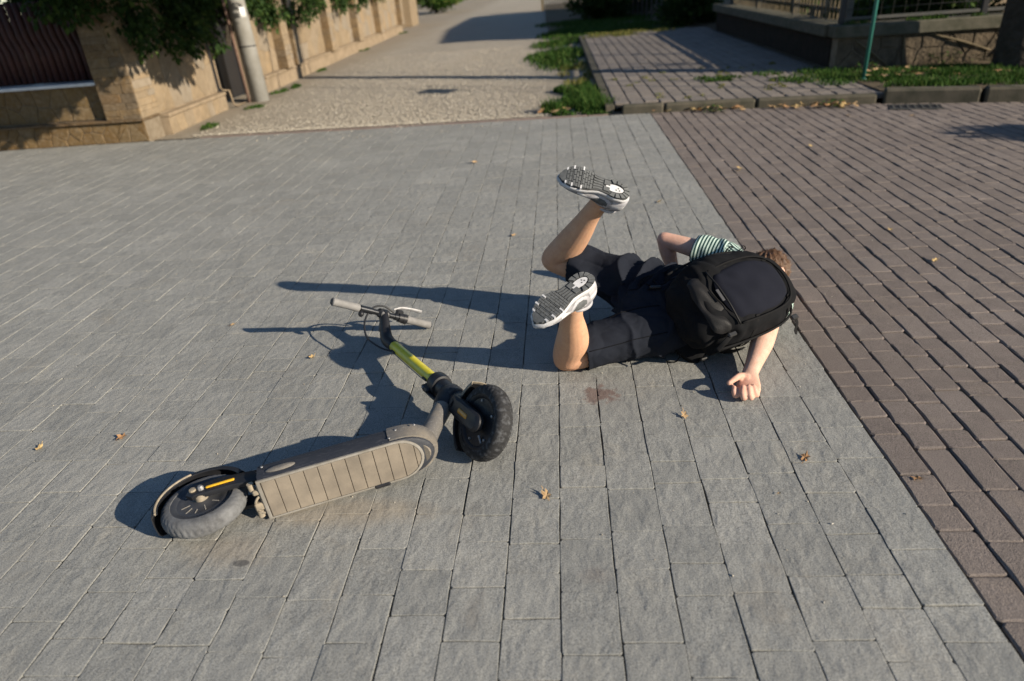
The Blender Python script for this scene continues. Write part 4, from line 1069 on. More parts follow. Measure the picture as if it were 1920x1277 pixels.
# ---- front end, turned away from the deck
fw = spart(FRONT, 'front_wheel', tyre(.127, .032, .034, groove=.0020), M_TYREK)
rim = MB().lathe([(.0, -.030), (.018, -.030), (.022, -.020), (.045, -.016), (.062, -.020), (.078, -.022), (.084, -.028), (.093, -.030), (.097, -.026), (.097, .026), (.093, .030), (.078, .022), (.02, .030), (0, .03)], (0, 0, 0), (0, 1, 0), 56)
spart(FRONT, 'rim', rim, M_BLK, fw)
for a in (20, 92, 164, 236, 308):
    a = math.radians(a); spart(FRONT, 'rim_bolt', MB().lathe([(0, -.026), (.0045, -.0255), (.005, -.018)], (.070*math.cos(a), 0, .070*math.sin(a)), (0, 1, 0), 8), M_STEEL, fw)
spart(FRONT, 'valve', MB().sweep([(-.055, -.02, -.045), (-.035, -.028, -.030)], .004, 8), M_STEEL, fw)
for sg in (-1, 1):
    poly = []
    for k in range(11):
        a = math.pi+math.pi*k/10; poly.append((.032*math.cos(a), -.012+.032*math.sin(a)))
    poly += [(.034, .09), (.030, .15), (-.026, .16), (-.034, .09)]
    cov = spart(FRONT, 'fork_cover', prism_xz(poly, sg*.036, sg*.058, .007), M_BLK)
    if sg < 0: spart(FRONT, 'reflector', MB().sweep([(0, -.0585, .030), (0, -.0585, .082)], [(.0085, .0025)]*2, 12, up=(0, 1, 0), round_ends=True), M_ORA, cov)
    else: spart(FRONT, 'reflector', MB().sweep([(0, .0585, .030), (0, .0585, .082)], [(.0085, .0025)]*2, 12, up=(0, 1, 0), round_ends=True), M_ORA, cov)
mb = MB(); R_ = .140; prof = [(R_-.010, -.036), (R_, -.033), (R_+.003, 0), (R_, .033), (R_-.010, .036)]; prof = prof+[(r-.0025, y*.94) for r, y in reversed(prof)]
mb.lathe(prof, (0, 0, 0), (0, -1, 0), 22, x=(1, 0, 0), arc=(math.radians(48), math.radians(158)), closed=True)
mud = spart(FRONT, 'front_mudguard', mb, M_BLK)
mb = MB(); prof = [(R_-.009, -.038), (R_+.002, -.034), (R_+.0055, 0), (R_+.002, .034), (R_-.009, .038)]; prof = prof+[(r-.002, y*.96) for r, y in reversed(prof)]
mb.lathe(prof, (0, 0, 0), (0, -1, 0), 8, x=(1, 0, 0), arc=(math.radians(44), math.radians(72)), closed=True); spart(FRONT, 'dusty_mudguard_tip', mb, M_DUSTB, mud)
spart(FRONT, 'fork_crown', MB().sweep([(0, 0, .135), (0, 0, .155), (-.004, 0, .195)], [(.062, .034), (.056, .036), (.036, .034)], 24, up=(1, 0, 0), sub=4), M_BLK)
spart(FRONT, 'steering_tube', MB().sweep([(0, 0, .185), (0, 0, .36)], .0335, 28), M_BLK)
spart(FRONT, 'steering_collar', MB().lathe([(.034, .20), (.040, .203), (.040, .222), (.034, .226)], (0, 0, 0), (0, 0, 1), 32), M_BLK)
# the folding joint that holds the neck
spart(REAR, 'head_joint', MB().sweep([tuple(nk0.lerp(hd, .72)), tuple(nk0.lerp(hd, .86)), tuple(hd)], [(.035, .038), (.037, .041), (.036, .043)], 18, up=(1, 0, 0), sub=4, round_ends=True), M_BLK)
clamp = MB().lathe([(.0335, .318), (.041, .320), (.043, .335), (.043, .362), (.040, .369), (.026, .371)], (0, 0, 0), (0, 0, 1), 32)
clamp.box((-.030, -.030, .362), (.03, .028, .05), np.array(Matrix.Rotation(.8, 3, 'Z')), .006)
spart(FRONT, 'fold_clamp', clamp, M_BLK)
spart(FRONT, 'clamp_lever', MB().sweep([(-.028, -.036, .385), (-.040, -.030, .34), (-.041, -.024, .27), (-.036, -.020, .235)], [(.010, .006)]*4, 10, sub=4, round_ends=True), M_BLK)
spart(FRONT, 'clamp_screw', MB().lathe([(0, .006), (.006, .005), (.008, 0)], (-.030, -.044, .372), (-.5, -.8, 0), 10), M_STEEL)
spart(FRONT, 'stem', MB().sweep([(0, 0, .36), (0, 0, .80)], [(.0225, .0225)]*2, 32), M_LIME)
for z in (.425, .735): spart(FRONT, 'cable_grommet', MB().sweep([(-.013, -.0185, z-.012), (-.013, -.0185, z+.012)], [(.007, .006)]*2, 12, round_ends=True), M_BLK)
spart(FRONT, 'stem_cable', MB().sweep([(-.017, -.019, .735), (-.0185, -.0195, .60), (-.0185, -.0195, .45), (-.017, -.019, .425)], .0022, 6, sub=3), M_FRAME)
spart(FRONT, 'stem_head', MB().sweep([(0, 0, .788), (.0, 0, .845), (.012, 0, .885), (.052, 0, .935), (.082, 0, .972)], [(.025, .025), (.027, .027), (.024, .029), (.020, .028), (.019, .026)], 20, up=(1, 0, 0), sub=4, round_ends=True), M_BLK)
BZ, BX = .980, .085
M_BAR = simple('satin_black_bar', (.03, .032, .036), .28, metallic=.6)
spart(FRONT, 'handlebar', MB().sweep([(BX, -.235, BZ), (BX, .235, BZ)], .0125, 18), M_BAR)
for sg in (-1, 1):
    gp_ = spart(FRONT, 'grip', MB().sweep([(BX, sg*.115, BZ), (BX, sg*.123, BZ), (BX, sg*.17, BZ), (BX, sg*.225, BZ), (BX, sg*.236, BZ), (BX, sg*.240, BZ)], [.015, .0185, .0165, .0175, .0185, .013], 24), M_GRIP)
    spart(FRONT, 'grip_end', MB().lathe([(0, .004), (.012, .003), (.0145, 0)], (BX, sg*.240, BZ), (0, sg, 0), 18), M_BLK, gp_)
    spart(FRONT, 'bar_sleeve', MB().sweep([(BX, sg*.055, BZ), (BX, sg*.11, BZ)], .0155, 18), M_BAR)
disp = MB().box((BX-.030, 0, BZ-.030), (.090, .036, .018), np.array(Matrix.Rotation(-.25, 3, 'Y')), .006)
dsp = spart(FRONT, 'display', disp, M_GRIP)
spart(FRONT, 'bar_clamp', MB().box((BX, 0, BZ), (.040, .058, .040), None, .010), M_BLK)
spart(FRONT, 'brake_mount', MB().lathe([(.0135, -.014), (.020, -.014), (.021, .014), (.0135, .014)], (BX, .088, BZ), (0, 1, 0), 20).box((BX+.016, .080, BZ+.014), (.034, .034, .022), None, .006), M_BLK)
spart(FRONT, 'brake_lever', MB().sweep([(BX+.026, .055, BZ+.022), (BX+.040, .09, BZ+.026), (BX+.046, .14, BZ+.024), (BX+.046, .185, BZ+.022)], [(.006, .004), (.007, .004), (.007, .004), (.009, .004)], 10, sub=4, round_ends=True), M_STEEL)
spart(FRONT, 'throttle_collar', MB().lathe([(.0135, -.010), (.022, -.009), (.023, .009), (.0135, .010)], (BX, .104, BZ), (0, 1, 0), 24), M_BLK)
spart(FRONT, 'bell', MB().ellipsoid((BX-.020, -.105, BZ-.014), (.014, .012, .014)).sweep([(BX, -.105, BZ), (BX-.018, -.105, BZ-.012)], .007, 8), M_BLK)
spart(FRONT, 'brake_cable', MB().sweep([(BX+.014, .055, BZ+.016), (BX+.030, .0, BZ+.02), (BX+.012, -.055, BZ+.004), (BX-.045, -.085, BZ-.03), (BX-.095, -.085, BZ-.10), (BX-.105, -.055, BZ-.19), (-.013, -.022, .742)], .0042, 8, sub=6), M_BLK)
# ------------------------------------------------------------------ the fallen rider, lying face down
def skin_mat():
    t = NT('skin'); p = t.pos()
    leg = t.attr('tan')
    c = t.mix(leg, (.58, .37, .285), (.52, .30, .18))
    red = t.attr('flush')
    c = t.mix(t.math('MULTIPLY', red, .55), c, (.56, .22, .16))
    c = t.mix(t.ramp(t.noise(p, 34, 6, .65), [(.40, 0), (.72, .5)]), c, (.40, .20, .13))
    c = t.mix(t.ramp(t.noise(p, 11, 4, .6), [(.45, 0), (.7, .35)]), c, (.55, .36, .26))
    c = t.mix(t.ramp(t.noise(t.mapping(p, (1, 1, .25)), 420, 2, .6), [(.60, 0), (.70, .35)]), c, (.16, .085, .05))
    n = t.bump(t.noise(p, 130, 4, .6), .35, .0022)
    return t.done(c, .62, n, spec=.22, **{'Subsurface Weight': .06, 'Subsurface Radius': (.012, .005, .003), 'Subsurface Scale': .5})
M_SKIN = skin_mat()
J = dict(hipR=(.395, 2.49, .115), hipL=(.36, 2.70, .185), kneeR=(-.005, 2.371, .062), kneeL=(-.046, 2.855, .285), ankR=(.018, 2.183, .372), ankL=(.148, 2.635, .605),
         pel=(.42, 2.585, .145), waist=(.53, 2.60, .135), chest=(.67, 2.69, .15), upper=(.77, 2.79, .165), shL=(.72, 2.95, .215), shR=(.87, 2.69, .125),
         elL=(.465, 3.09, .262), wrL=(.525, 3.10, .055), elR=(.775, 2.435, .098), wrR=(.664, 2.222, .042), neck=(.815, 2.86, .175), head=(.915, 2.97, .118))
J = {k: np.array(v, float) for k, v in J.items()}
lerp = lambda a, b, t: J[a]*(1-t)+J[b]*t
person = tag(empty('person', (.4, 2.55, 0)), 'person in striped shirt and dark shorts lying face down with bent knees', 'person')
body = MB()
def limb(pts, rad, **k): body.sweep(pts, rad, 20, round_ends=True, sub=5, **k)
def leg(h, k, a, back):
    back = unit(back)
    s = J[a]-J[k]; L = np.linalg.norm(s)
    limb([J[h], lerp(h, k, .45), lerp(h, k, .85), J[k]], [.088, .080, .068, .063])
    limb([J[k], J[k]+s*.12, J[k]+s*.30+back*.010, J[k]+s*.52+back*.008, J[k]+s*.78, J[a]], [.063, .061, .064, .055, .041, .037])
    kn = unit(J[k]-J[h]); front = unit(kn-unit(s)); body.ellipsoid(J[k]+front*.020, (.048, .048, .052))
    body.ellipsoid(J[k]+s*.33+back*.026, (.044, .044, .092), axes=np.array([unit(np.cross(s, (0.2, 1, 0))), unit(np.cross(s, np.cross(s, (0.2, 1, 0)))), unit(s)]))
leg('hipR', 'kneeR', 'ankR', (1, .1, .1)); leg('hipL', 'kneeL', 'ankL', (1, .2, -.3))
# foot cores inside the shoes
SH = {'R': dict(T=(-.109, 2.025, .42), H=(.087, 2.199, .482), n=(.05, -.39, .92), side=1),
      'L': dict(T=(.003, 2.56, .735), H=(.254, 2.575, .638), n=(.27, -.64, .72), side=-1)}
for q in SH.values():
    x = unit(np.array(q['T'])-np.array(q['H'])); n = np.array(q['n'], float); n = unit(n-x*(n@x)); q['x'] = x; q['up'] = -n; q['y'] = np.cross(-n, x); q['o'] = np.array(q['H'])
for s, q in SH.items():
    o, x, up = q['o'], q['x'], q['up']; a = J['ank'+s]
    limb([a, o+x*.05+up*.055, o+x*.06+up*.045], [.034, .028, .022]); limb([o+x*.06+up*.045, o+x*.15+up*.04, o+x*.20+up*.034], [.022, .020, .012])
# trunk
wR = unit(J['shR']-J['shL']); bk = unit((.25, -.40, .85))
def slab(pts, ws, ds):
    body.sweep([J[p] if isinstance(p, str) else p for p in pts], list(zip(ws, ds)), 28, up=bk, round_ends=True, sub=5)
slab(['pel', 'waist', 'chest', 'upper', lerp('upper', 'neck', .5)], [.135, .125, .145, .148, .09], [.085, .085, .10, .095, .06])
body.ellipsoid(J['hipR']+np.array((.03, .03, .01)), (.085, .08, .08)); body.ellipsoid(J['hipL']+np.array((.03, -.04, -.01)), (.085, .08, .08))
limb([J['upper'], J['shL']], [.075, .058]); limb([J['upper'], J['shR']], [.075, .058])
limb([J['shL'], lerp('shL', 'elL', .4), J['elL']], [.054, .045, .036]); limb([J['elL'], lerp('elL', 'wrL', .3), lerp('elL', 'wrL', .75), J['wrL']], [.036, .038, .029, .026])
limb([J['shR'], lerp('shR', 'elR', .4), J['elR']], [.054, .046, .040]); limb([J['elR'], lerp('elR', 'wrR', .3)+np.array((0, 0, .004)), lerp('elR', 'wrR', .75), J['wrR']], [.040, .043, .032, (.029, .024)])
limb([J['upper']+np.array((.02, .01, .01)), J['neck'], lerp('neck', 'head', .6)], [.06, .052, .05])
# head: crown towards +a, face to the ground
hu = unit(J['head']-J['neck']); hf = np.array((.12, -.30, -1.0)); hf = unit(hf-hu*(hf@hu)); hs = np.cross(hf, hu)
HC = J['head']
hp = lambda f, s, u: HC+hf*f+hs*s+hu*u
body.ellipsoid(hp(-.008, 0, .03), (.094, .074, .082), axes=np.array([hf, hs, hu]), seg=28, rings=18)
body.ellipsoid(hp(.022, 0, -.045), (.062, .056, .066), axes=np.array([hf, hs, hu]))
limb([hp(.082, 0, .012), hp(.098, 0, -.018), hp(.088, 0, -.026)], [.008, .012, .010])       # nose
body.ellipsoid(hp(.070, 0, -.092), (.018, .022, .016)); limb([hp(.078, -.02, -.058), hp(.085, 0, -.056), hp(.078, .02, -.058)], [.006, .008, .006])
limb([hp(.074, -.038, .028), hp(.083, -.012, .024), hp(.083, .012, .024), hp(.074, .038, .028)], [.009, .010, .010, .009])
for s in (-1, 1):
    body.ellipsoid(hp(-.006, s*.076, -.012), (.019, .007, .030), axes=np.array([hf, hs, hu]))
    body.ellipsoid(hp(.074, s*.030, .008), (.009, .013, .008), axes=np.array([hf, hs, hu]))
# right hand: back on the ground, fingers curled up towards the palm, thumb out to the left
w = J['wrR']; V = lambda *p: np.array(p, float)
body.sweep([w, V(.655, 2.195, .038), V(.644, 2.160, .034), V(.638, 2.130, .030)], [(.029, .023), (.036, .021), (.043, .018), (.043, .015)], 20, round_ends=True, sub=4, up=(0, 0, 1))
def finger(pts, r): body.sweep(pts, r, 12, round_ends=True, sub=4)
body.ellipsoid((.622, 2.118, .031), (.044, .026, .019))
finger([V(.604, 2.134, .026), V(.588, 2.106, .021), V(.580, 2.104, .037), V(.584, 2.120, .046)], [.0115, .0110, .0098, .0088])
finger([V(.627, 2.126, .026), V(.612, 2.088, .021), V(.607, 2.093, .042), V(.612, 2.114, .054)], [.0115, .0112, .0100, .0088])
finger([V(.650, 2.128, .026), V(.637, 2.088, .021), V(.631, 2.094, .041), V(.633, 2.116, .053)], [.0115, .0110, .0098, .0086])
finger([V(.670, 2.136, .026), V(.660, 2.104, .021), V(.653, 2.107, .039), V(.652, 2.124, .048)], [.0104, .0100, .0088, .0078])
finger([V(.636, 2.198, .044), V(.612, 2.172, .062), V(.588, 2.148, .064), V(.566, 2.130, .060)], [.0150, .0128, .0112, .0092])
body.ellipsoid((.640, 2.185, .048), (.018, .026, .014))
# left hand flat on the ground behind the hip
w = J['wrL']
body.sweep([w, w+V(.02, -.01, -.018), w+V(.06, -.02, -.030), w+V(.085, -.025, -.034)], [(.026, .020), (.034, .018), (.042, .015), (.042, .013)], 16, round_ends=True, sub=4)
for k in range(4):
    b = w+V(.085-.004*k, -.055+.021*k, -.034); finger([b, b+V(.036, -.004+.004*k, .006), b+V(.062, -.004+.006*k, -.006)], [.010, .009, .0075])
finger([w+V(.02, -.035, -.022), w+V(.045, -.068, -.030), w+V(.07, -.085, -.034)], [.012, .0105, .008])
bme = remesh(body, .0042, 3, .5)
co = get_co(bme)
tanv = np.array([1.0 if p[0] < .30 else 0.0 for p in co])
hand = np.exp(-((co-np.array((.615, 2.125, .04)))**2).sum(1)/.0032); elb = np.exp(-((co-J['elL'])**2).sum(1)/.004); kn = np.exp(-((co-J['kneeR'])**2).sum(1)/.006)+np.exp(-((co-J['kneeL'])**2).sum(1)/.006)
bme.attributes.new('tan', 'FLOAT', 'POINT').data.foreach_set('value', tanv)
bme.attributes.new('flush', 'FLOAT', 'POINT').data.foreach_set('value', np.clip(hand*.8+elb*.7+kn*.35, 0, 1))
co[:, 2] = np.maximum(co[:, 2], .002); set_co(bme, co)
def pp(o): return wl(o, person)
pp(mesh_to('body', bme, M_SKIN))
# hair
M_HAIR = simple('brown_hair', (.115, .060, .030), .55, (.055, .028, .015), 60, .5, .003, 180, spec=.35)
hair = MB().ellipsoid(hp(-.020, 0, .036), (.090, .083, .088), axes=np.array([hf, hs, hu]), seg=28, rings=18)
hair.ellipsoid(hp(-.040, 0, -.025), (.056, .066, .055), axes=np.array([hf, hs, hu]))
hme = remesh(hair, .005, 3); hc = get_co(hme); hn = get_no(hme)
for i in range(len(hc)):
    l = hc[i]-HC; fr_ = l@hf; a = math.atan2(l@hs, l@hu); hc[i] = hc[i]+hn[i]*(.006*math.sin(a*16+nz(hc[i], 20)*5)+.005*nz(hc[i], 60))
    if fr_ > .045: hc[i] -= hn[i]*.012
set_co(hme, hc); hobj = pp(mesh_to('hair', hme, M_HAIR))
st = MB(); rgh = random.Random(4)
for k in range(1100):
    i = rgh.randrange(len(hc)); p = hc[i]; n = hn[i]
    if (p-HC)@hf > .035: continue
    tdir = unit(np.cross(n, hs*rgh.uniform(-.6, .6)+hu*rgh.uniform(-.4, .4)+hf*.4)); L_ = rgh.uniform(.018, .045)
    a = p-n*.003; b = p+n*rgh.uniform(.003, .008)+tdir*L_*.5; c = p+n*rgh.uniform(-.002, .008)+tdir*L_; s = np.cross(n, tdir)*.0011
    st.add([a-s, a+s, b+s*.8, b-s*.8, c], [(0, 1, 2, 3), (3, 2, 4)])
so = st.build('strands', M_HAIR, None); so.parent = hobj
# striped T-shirt
def shirt_mat():
    t = NT('striped_jersey'); s = t.attr('stripe'); p = t.pos()
    f = t.math('FRACT', t.math('MULTIPLY', s, 1/.0145)); k = t.ramp(t.math('ABSOLUTE', t.math('SUBTRACT', f, .5)), [(.205, 0), (.235, 1)])
    c = t.mix(k, (.50, .62, .55), (.016, .05, .048))
    return t.done(c, .9, t.bump(t.noise(p, 420, 2), .4, .001), spec=.15)
tb = body; body = MB()
body.sweep([J['pel']+np.array((.02, .0, 0)), J['waist'], J['chest'], J['upper'], lerp('upper', 'neck', .55)], list(zip([.158, .152, .166, .165, .09], [.108, .107, .120, .112, .066])), 32, up=bk, sub=5)
body.sweep([J['upper'], J['shL'], lerp('shL', 'elL', .52)], [.085, .072, .066], 24, sub=6); body.sweep([J['upper'], J['shR'], lerp('shR', 'elR', .50)], [.085, .072, .064], 24, sub=6)
sme = remesh(body, .006, 5); body = tb
def trim(me, planes, depth=.004):
    bm = bmesh.new(); bm.from_mesh(me); kill = []
    for f in bm.faces:
        c = np.array(f.calc_center_median())
        for o, d, r in planes:
            if (c-o)@d > -depth and np.linalg.norm(c-o) < r: kill.append(f); break
    bmesh.ops.delete(bm, geom=kill, context='FACES'); bm.to_mesh(me); bm.free()
aL, aR = unit(J['elL']-J['shL']), unit(J['elR']-J['shR'])
eL, eR = lerp('shL', 'elL', .52), lerp('shR', 'elR', .50)
trim(sme, [(eL, aL, .11), (eR, aR, .10)], .008)
sc = get_co(sme); sn = get_no(sme); stv = []
tax = unit(J['upper']-J['pel'])
for i in range(len(sc)):
    p = sc[i]; dL = (p-J['shL'])@aL; dR = (p-J['shR'])@aR; cl = np.linalg.norm(p-J['shL']-aL*dL); cr = np.linalg.norm(p-J['shR']-aR*dR)
    wv = .006*math.sin(((p-J['pel'])@tax)*60+nz(p, 9, 3)*6)+.008*nz(p, 14, 1)
    if cl < .085 and dL > .0: stv.append(dL); wv = .004*math.sin(dL*70+nz(p, 10)*5)+.004*nz(p, 22, 2)
    elif cr < .08 and dR > .02: stv.append(dR)
    else: stv.append((p-J['pel'])@tax)
    sc[i] = p+sn[i]*wv
sc[:, 2] = np.maximum(sc[:, 2], .0015); set_co(sme, sc)
sme.attributes.new('stripe', 'FLOAT', 'POINT').data.foreach_set('value', stv)
pp(mesh_to('shirt', sme, shirt_mat()))
# shorts
M_SHORTS = simple('dark_slate_shorts', (.0135, .0160, .0235), .92, (.0105, .0125, .018), 14, .35, .0012, 260, spec=.12)
tb = body; body = MB()
hemR, hemL = lerp('hipR', 'kneeR', .90), lerp('hipL', 'kneeL', .84)
dR_, dL_ = unit(J['kneeR']-J['hipR']), unit(J['kneeL']-J['hipL'])
body.sweep([J['hipR']+np.array((.13, .05, .0)), J['hipR']+np.array((.02, .01, .0)), lerp('hipR', 'kneeR', .35)+np.array((0, 0, .01)), lerp('hipR', 'kneeR', .70)+np.array((0, 0, .012)), hemR+np.array((0, 0, .012))], [(.10, .09), (.116, .112), (.106, .102), (.092, .088), (.090, .084)], 28, sub=5, round_ends=False)
body.sweep([J['hipL']+np.array((.13, -.05, .0)), J['hipL']+np.array((.02, -.01, .0)), lerp('hipL', 'kneeL', .35), lerp('hipL', 'kneeL', .65), hemL], [(.10, .09), (.116, .112), (.102, .102), (.088, .090), (.084, .088)], 28, sub=5)
body.ellipsoid((.325, 2.592, .155), (.13, .125, .11)); body.ellipsoid((.36, 2.66, .19), (.12, .12, .10))
body.sweep([lerp('hipR', 'hipL', .5)+np.array((-.02, 0, 0)), J['pel']+np.array((.02, 0, .01)), J['pel']+np.array((.10, .0, .005))], [(.145, .11), (.175, .125), (.168, .118)], 32, up=bk, sub=6)
ome = remesh(body, .005, 14); body = tb
trim(ome, [(hemR+np.array((0, 0, .012)), dR_, .14), (hemL, dL_, .13)], .010)
oc = get_co(ome); on = get_no(ome); cr_ = np.array((.27, 2.575, .14))
for i in range(len(oc)):
    p = oc[i]; q = p-cr_; tL = (p-J['hipL'])@dL_; tR = (p-J['hipR'])@dR_
    offL = np.linalg.norm(p-J['hipL']-dL_*tL); offR = np.linalg.norm(p-J['hipR']-dR_*tR)
    rr_ = np.linalg.norm(q); d = 0
    bl = min(1, max(0, .5+(offR-offL)/.10)); bl = bl*bl*(3-2*bl); dA = dB = 0
    if True:             # taut diagonal folds fanning out of the crotch over the left thigh
        ang_ = math.atan2(q[2]*1.0+.2*q[1], -q[0]*.9+q[1]*.75); u = ang_*13+nz(p, 7, 5)*1.6
        dA = .030*(1-abs(math.sin(u*.5)))**1.3*math.exp(-max(0, rr_-.22)*2.0)*min(1, rr_/.06)-.004
        u = tR*46+nz(p, 8, 2)*4+math.atan2(q[1], q[2]+.12)*1.6
        dB = .016*(1-abs(math.sin(u*.5)))**2*max(.15, nz(p, 5, 9)+.35)
    d = dA*bl+dB*(1-bl)
    d += .005*nz(p, 9, 4)+.0015*nz(p, 30, 6)
    d -= .0045*max(0, 1-abs(nz((p[0]*.7+p[1]*.7, p[1]*1.1, p[2]), 10, 12))*4)**2+.0015*max(0, 1-abs(nz(p, 19, 15))*4)**2
    if tR > .30 and offR < .12: d += .004*math.sin(math.atan2(p[2]-.09, p[1]-2.38)*5)*(tR-.30)/.08
    oc[i] = p+on[i]*d
oc[:, 2] = np.maximum(oc[:, 2], .002); set_co(ome, oc)
shorts = pp(mesh_to('shorts', ome, M_SHORTS))
m = shorts.modifiers.new('cloth', 'SOLIDIFY'); m.thickness = .0025; m.offset = -1
# ---- running shoes
M_MID = simple('white_midsole', (.52, .52, .53), .7, (.40, .40, .41), 30, .3, .001, 160, space='object')
M_OUT = simple('grey_rubber', (.095, .10, .102), .8, (.062, .066, .068), 60, .5, .0008, 300, space='object')
M_DK = simple('dark_rubber', (.035, .037, .039), .8, space='object')
M_UPP = simple('grey_mesh_upper', (.24, .235, .245), .85, (.15, .148, .157), 60, .8, .0016, 520, space='object')
M_OVL = simple('silver_overlay', (.36, .355, .375), .55, (.28, .275, .29), 30, space='object')
SL = .285
def halfw(u, side):    # (inner, outer) half widths of the sole along its length, 0 = heel, 1 = toe
    k = [(0, .004), (.03, .022), (.10, .034), (.20, .037), (.34, .031), (.46, .030), (.60, .041), (.72, .047), (.84, .043), (.93, .030), (.985, .012), (1.0, .003)]
    for (a, wa), (b, wb_) in zip(k, k[1:]):
        if a <= u <= b:
            t = (u-a)/(b-a); t = t*t*(3-2*t) if b-a > .05 else t; return (wa+(wb_-wa)*t)*1.12
    return .003
def shift(u, side): return side*(.008*math.sin(math.pi*min(1, u*1.0))*(-1)+.010*max(0, u-.6)/.4*(-1))
def spring(u): return .030*max(0, (u-.66)/.34)**2+.010*max(0, (.12-u)/.12)**2
def shoe(key):
    q = SH[key]; side = q['side']
    Fm = Matrix((Vector(q['x']), Vector(q['y']), Vector(q['up']))).transposed().to_4x4(); Fm.translation = Vector(q['o'])
    root = None
    us = [0, .015, .04, .08, .13, .20, .28, .36, .44, .52, .60, .68, .76, .83, .89, .94, .975, .993, 1.0]
    def ring(ins, z, zf=1.0):
        L_ = [(u*SL+(ins if u < .5 else -ins)*.6, shift(u, side)+max(.001, halfw(u, side)-ins), z+spring(u)*zf) for u in us]
        R_ = [(u*SL+(ins if u < .5 else -ins)*.6, shift(u, side)-max(.001, halfw(u, side)-ins), z+spring(u)*zf) for u in reversed(us)]
        return R_[:-1]+L_[:-1] if False else list(reversed(R_))[:-1]+list(reversed(L_))[:-1]
    def part(name, mb, mat, parent=None, sm=True, deg=40):
        o = mb.build(name, mat, None, sm); recalc(o)
        if sm: autosmooth(o, deg)
        if parent is None: o.parent = person; o.matrix_parent_inverse = Matrix.Translation(-person.location); o.matrix_basis = Fm
        else: o.parent = parent
        return o
    # upper is the part; the rest hang from it
    mb = MB(); rings = []
    prof = [(-.004, .010, .022, .050), (.006, .030, .019, .085), (.025, .039, .019, .100), (.06, .042, .019, .104), (.095, .041, .019, .098), (.12, .040, .019, .082), (.15, .041, .019, .068), (.18, .044, .019, .058), (.21, .046, .020, .050), (.24, .042, .023, .045), (.264, .031, .029, .043), (.280, .013, .036, .042)]
    PR = catmull([np.array(p) for p in prof], 6)
    for x, w_, z0, z1 in PR:
        u = min(1, max(0, x/SL)); c = shift(u, side); r = []
        for k in range(64):
            a = 2*math.pi*k/64; ca, sa = math.cos(a), math.sin(a); zz = (z0+z1)/2+(z1-z0)/2*math.copysign(abs(sa)**.8, sa)
            ww = w_*math.copysign(abs(ca)**.7, ca)*(1.0 if sa < 0 else 1-.16*sa)
            r.append((x, c+ww*1.10, zz))
        rings.append(r)
    mb.loft(rings); up = part('shoe', mb, M_UPP)
    me_ = up.data; me_.materials.append(M_OVL); me_.materials.append(M_OUT); me_.materials.append(M_MID)
    for p_ in me_.polygons:
        x, y, z = p_.center; e = ((x-.105)/.036)**2+((z-.050)/.017)**2
        k = 0
        if e < 1: k = 2
        elif e < 2.1: k = 1
        elif x < .052 and z < .072: k = 1 if abs(z-.048) > .008 else 3
        elif x > .238: k = 1
        elif abs(z-.030-(.19-x)*.35) < .006 and .13 < x < .2: k = 3
        elif z > .090: k = 1
        p_.material_index = k
    mid = MB().loft([ring(.004, .004), ring(0, .008), ring(-.001, .014), ring(.002, .024), ring(.006, .029, .8)]); part('midsole', mid, M_MID, up)
    pts = []
    for k in range(13):
        a = 2*math.pi*k/12; pts.append((.060+.047*math.cos(a), shift(.2, side)+.036*math.sin(a), .102-.006*math.cos(a)))
    part('collar', MB().sweep(pts, .0065, 8, sub=2), M_OVL, up)
    # outsole: dark web, then lugs with grooves between them
    web = MB().loft([ring(.0035, .0045), ring(.004, .0005), ring(.006, -.0005)]); part('outsole_web', web, M_DK, up)
    lug = MB(); white = MB()
    def pad(u0, u1, v0, v1, z=-.0052, mbx=None, bev=.0008):
        P_ = []
        n = 5
        for i in range(n):
            u = u0+(u1-u0)*i/(n-1); P_.append((u, v0))
        for i in range(n):
            u = u1+(u0-u1)*i/(n-1); P_.append((u, v1))
        bot = []; top = []
        for u, v in P_:
            h = halfw(u, side)-.0035; x, y = u*SL, shift(u, side)+v*h; bot.append((x, y, .002+spring(u))); top.append((x, y, z+spring(u)))
        (mbx if mbx is not None else lug).loft([bot, top])
    us2 = [.955, .895, .865, .835, .805, .765, .735, .705, .675, .635, .605, .575, .545]
    rows = [(.90, .985), (.862, .893), (.828, .857), (.776, .806), (.742, .771), (.708, .737), (.652, .682), (.618, .647), (.584, .613), (.548, .578)]
    for i, (a, b) in enumerate(rows):
        cols = [-.97, -.5, 0, .5, .97] if i else [-.9, .9]
        off = .12 if i % 2 else -.08
        for c0, c1 in zip(cols, cols[1:]):
            m0 = c0+(off if c0 not in (-.97, -.9) else 0); m1 = c1+(off if c1 not in (.97, .9) else 0)
            pad(a, b, m0+.03, m1-.03)
    for a in (.814, .690, .897): # pale flex bars
        pad(a-.006, a+.006, -.62, .62, -.0035)
        pad(a-.010, a+.010, .70, 1.04, -.0056, white); pad(a-.010, a+.010, -1.04, -.70, -.0056, white)
    for k in range(5): # shank ribs
        v = -.8+.36*k; pad(.40, .53, v, v+.22, -.002)
    pad(.30, .385, -.75, -.15, -.004); pad(.30, .385, .1, .75, -.004)
    for i in range(9):  # heel horseshoe
        a0 = math.radians(62+i*(360-124)/9+3); a1 = math.radians(62+(i+1)*(360-124)/9-3); cx = .060; P_ = []
        for r_, aa in ((1, a0), (1, (a0+a1)/2), (1, a1), (.56, a1), (.56, (a0+a1)/2), (.56, a0)):
            P_.append((cx+.062*r_*math.cos(aa)*.93, shift(.2, side)+.0385*r_*math.sin(aa)))
        lug.loft([[(x, y, .002+spring(max(0, x/SL))) for x, y in P_], [(x, y, -.0052+spring(max(0, x/SL))) for x, y in P_]])
    part('tread', lug, M_OUT, up, False)
    hw_ = MB(); r0 = [];  r1 = []
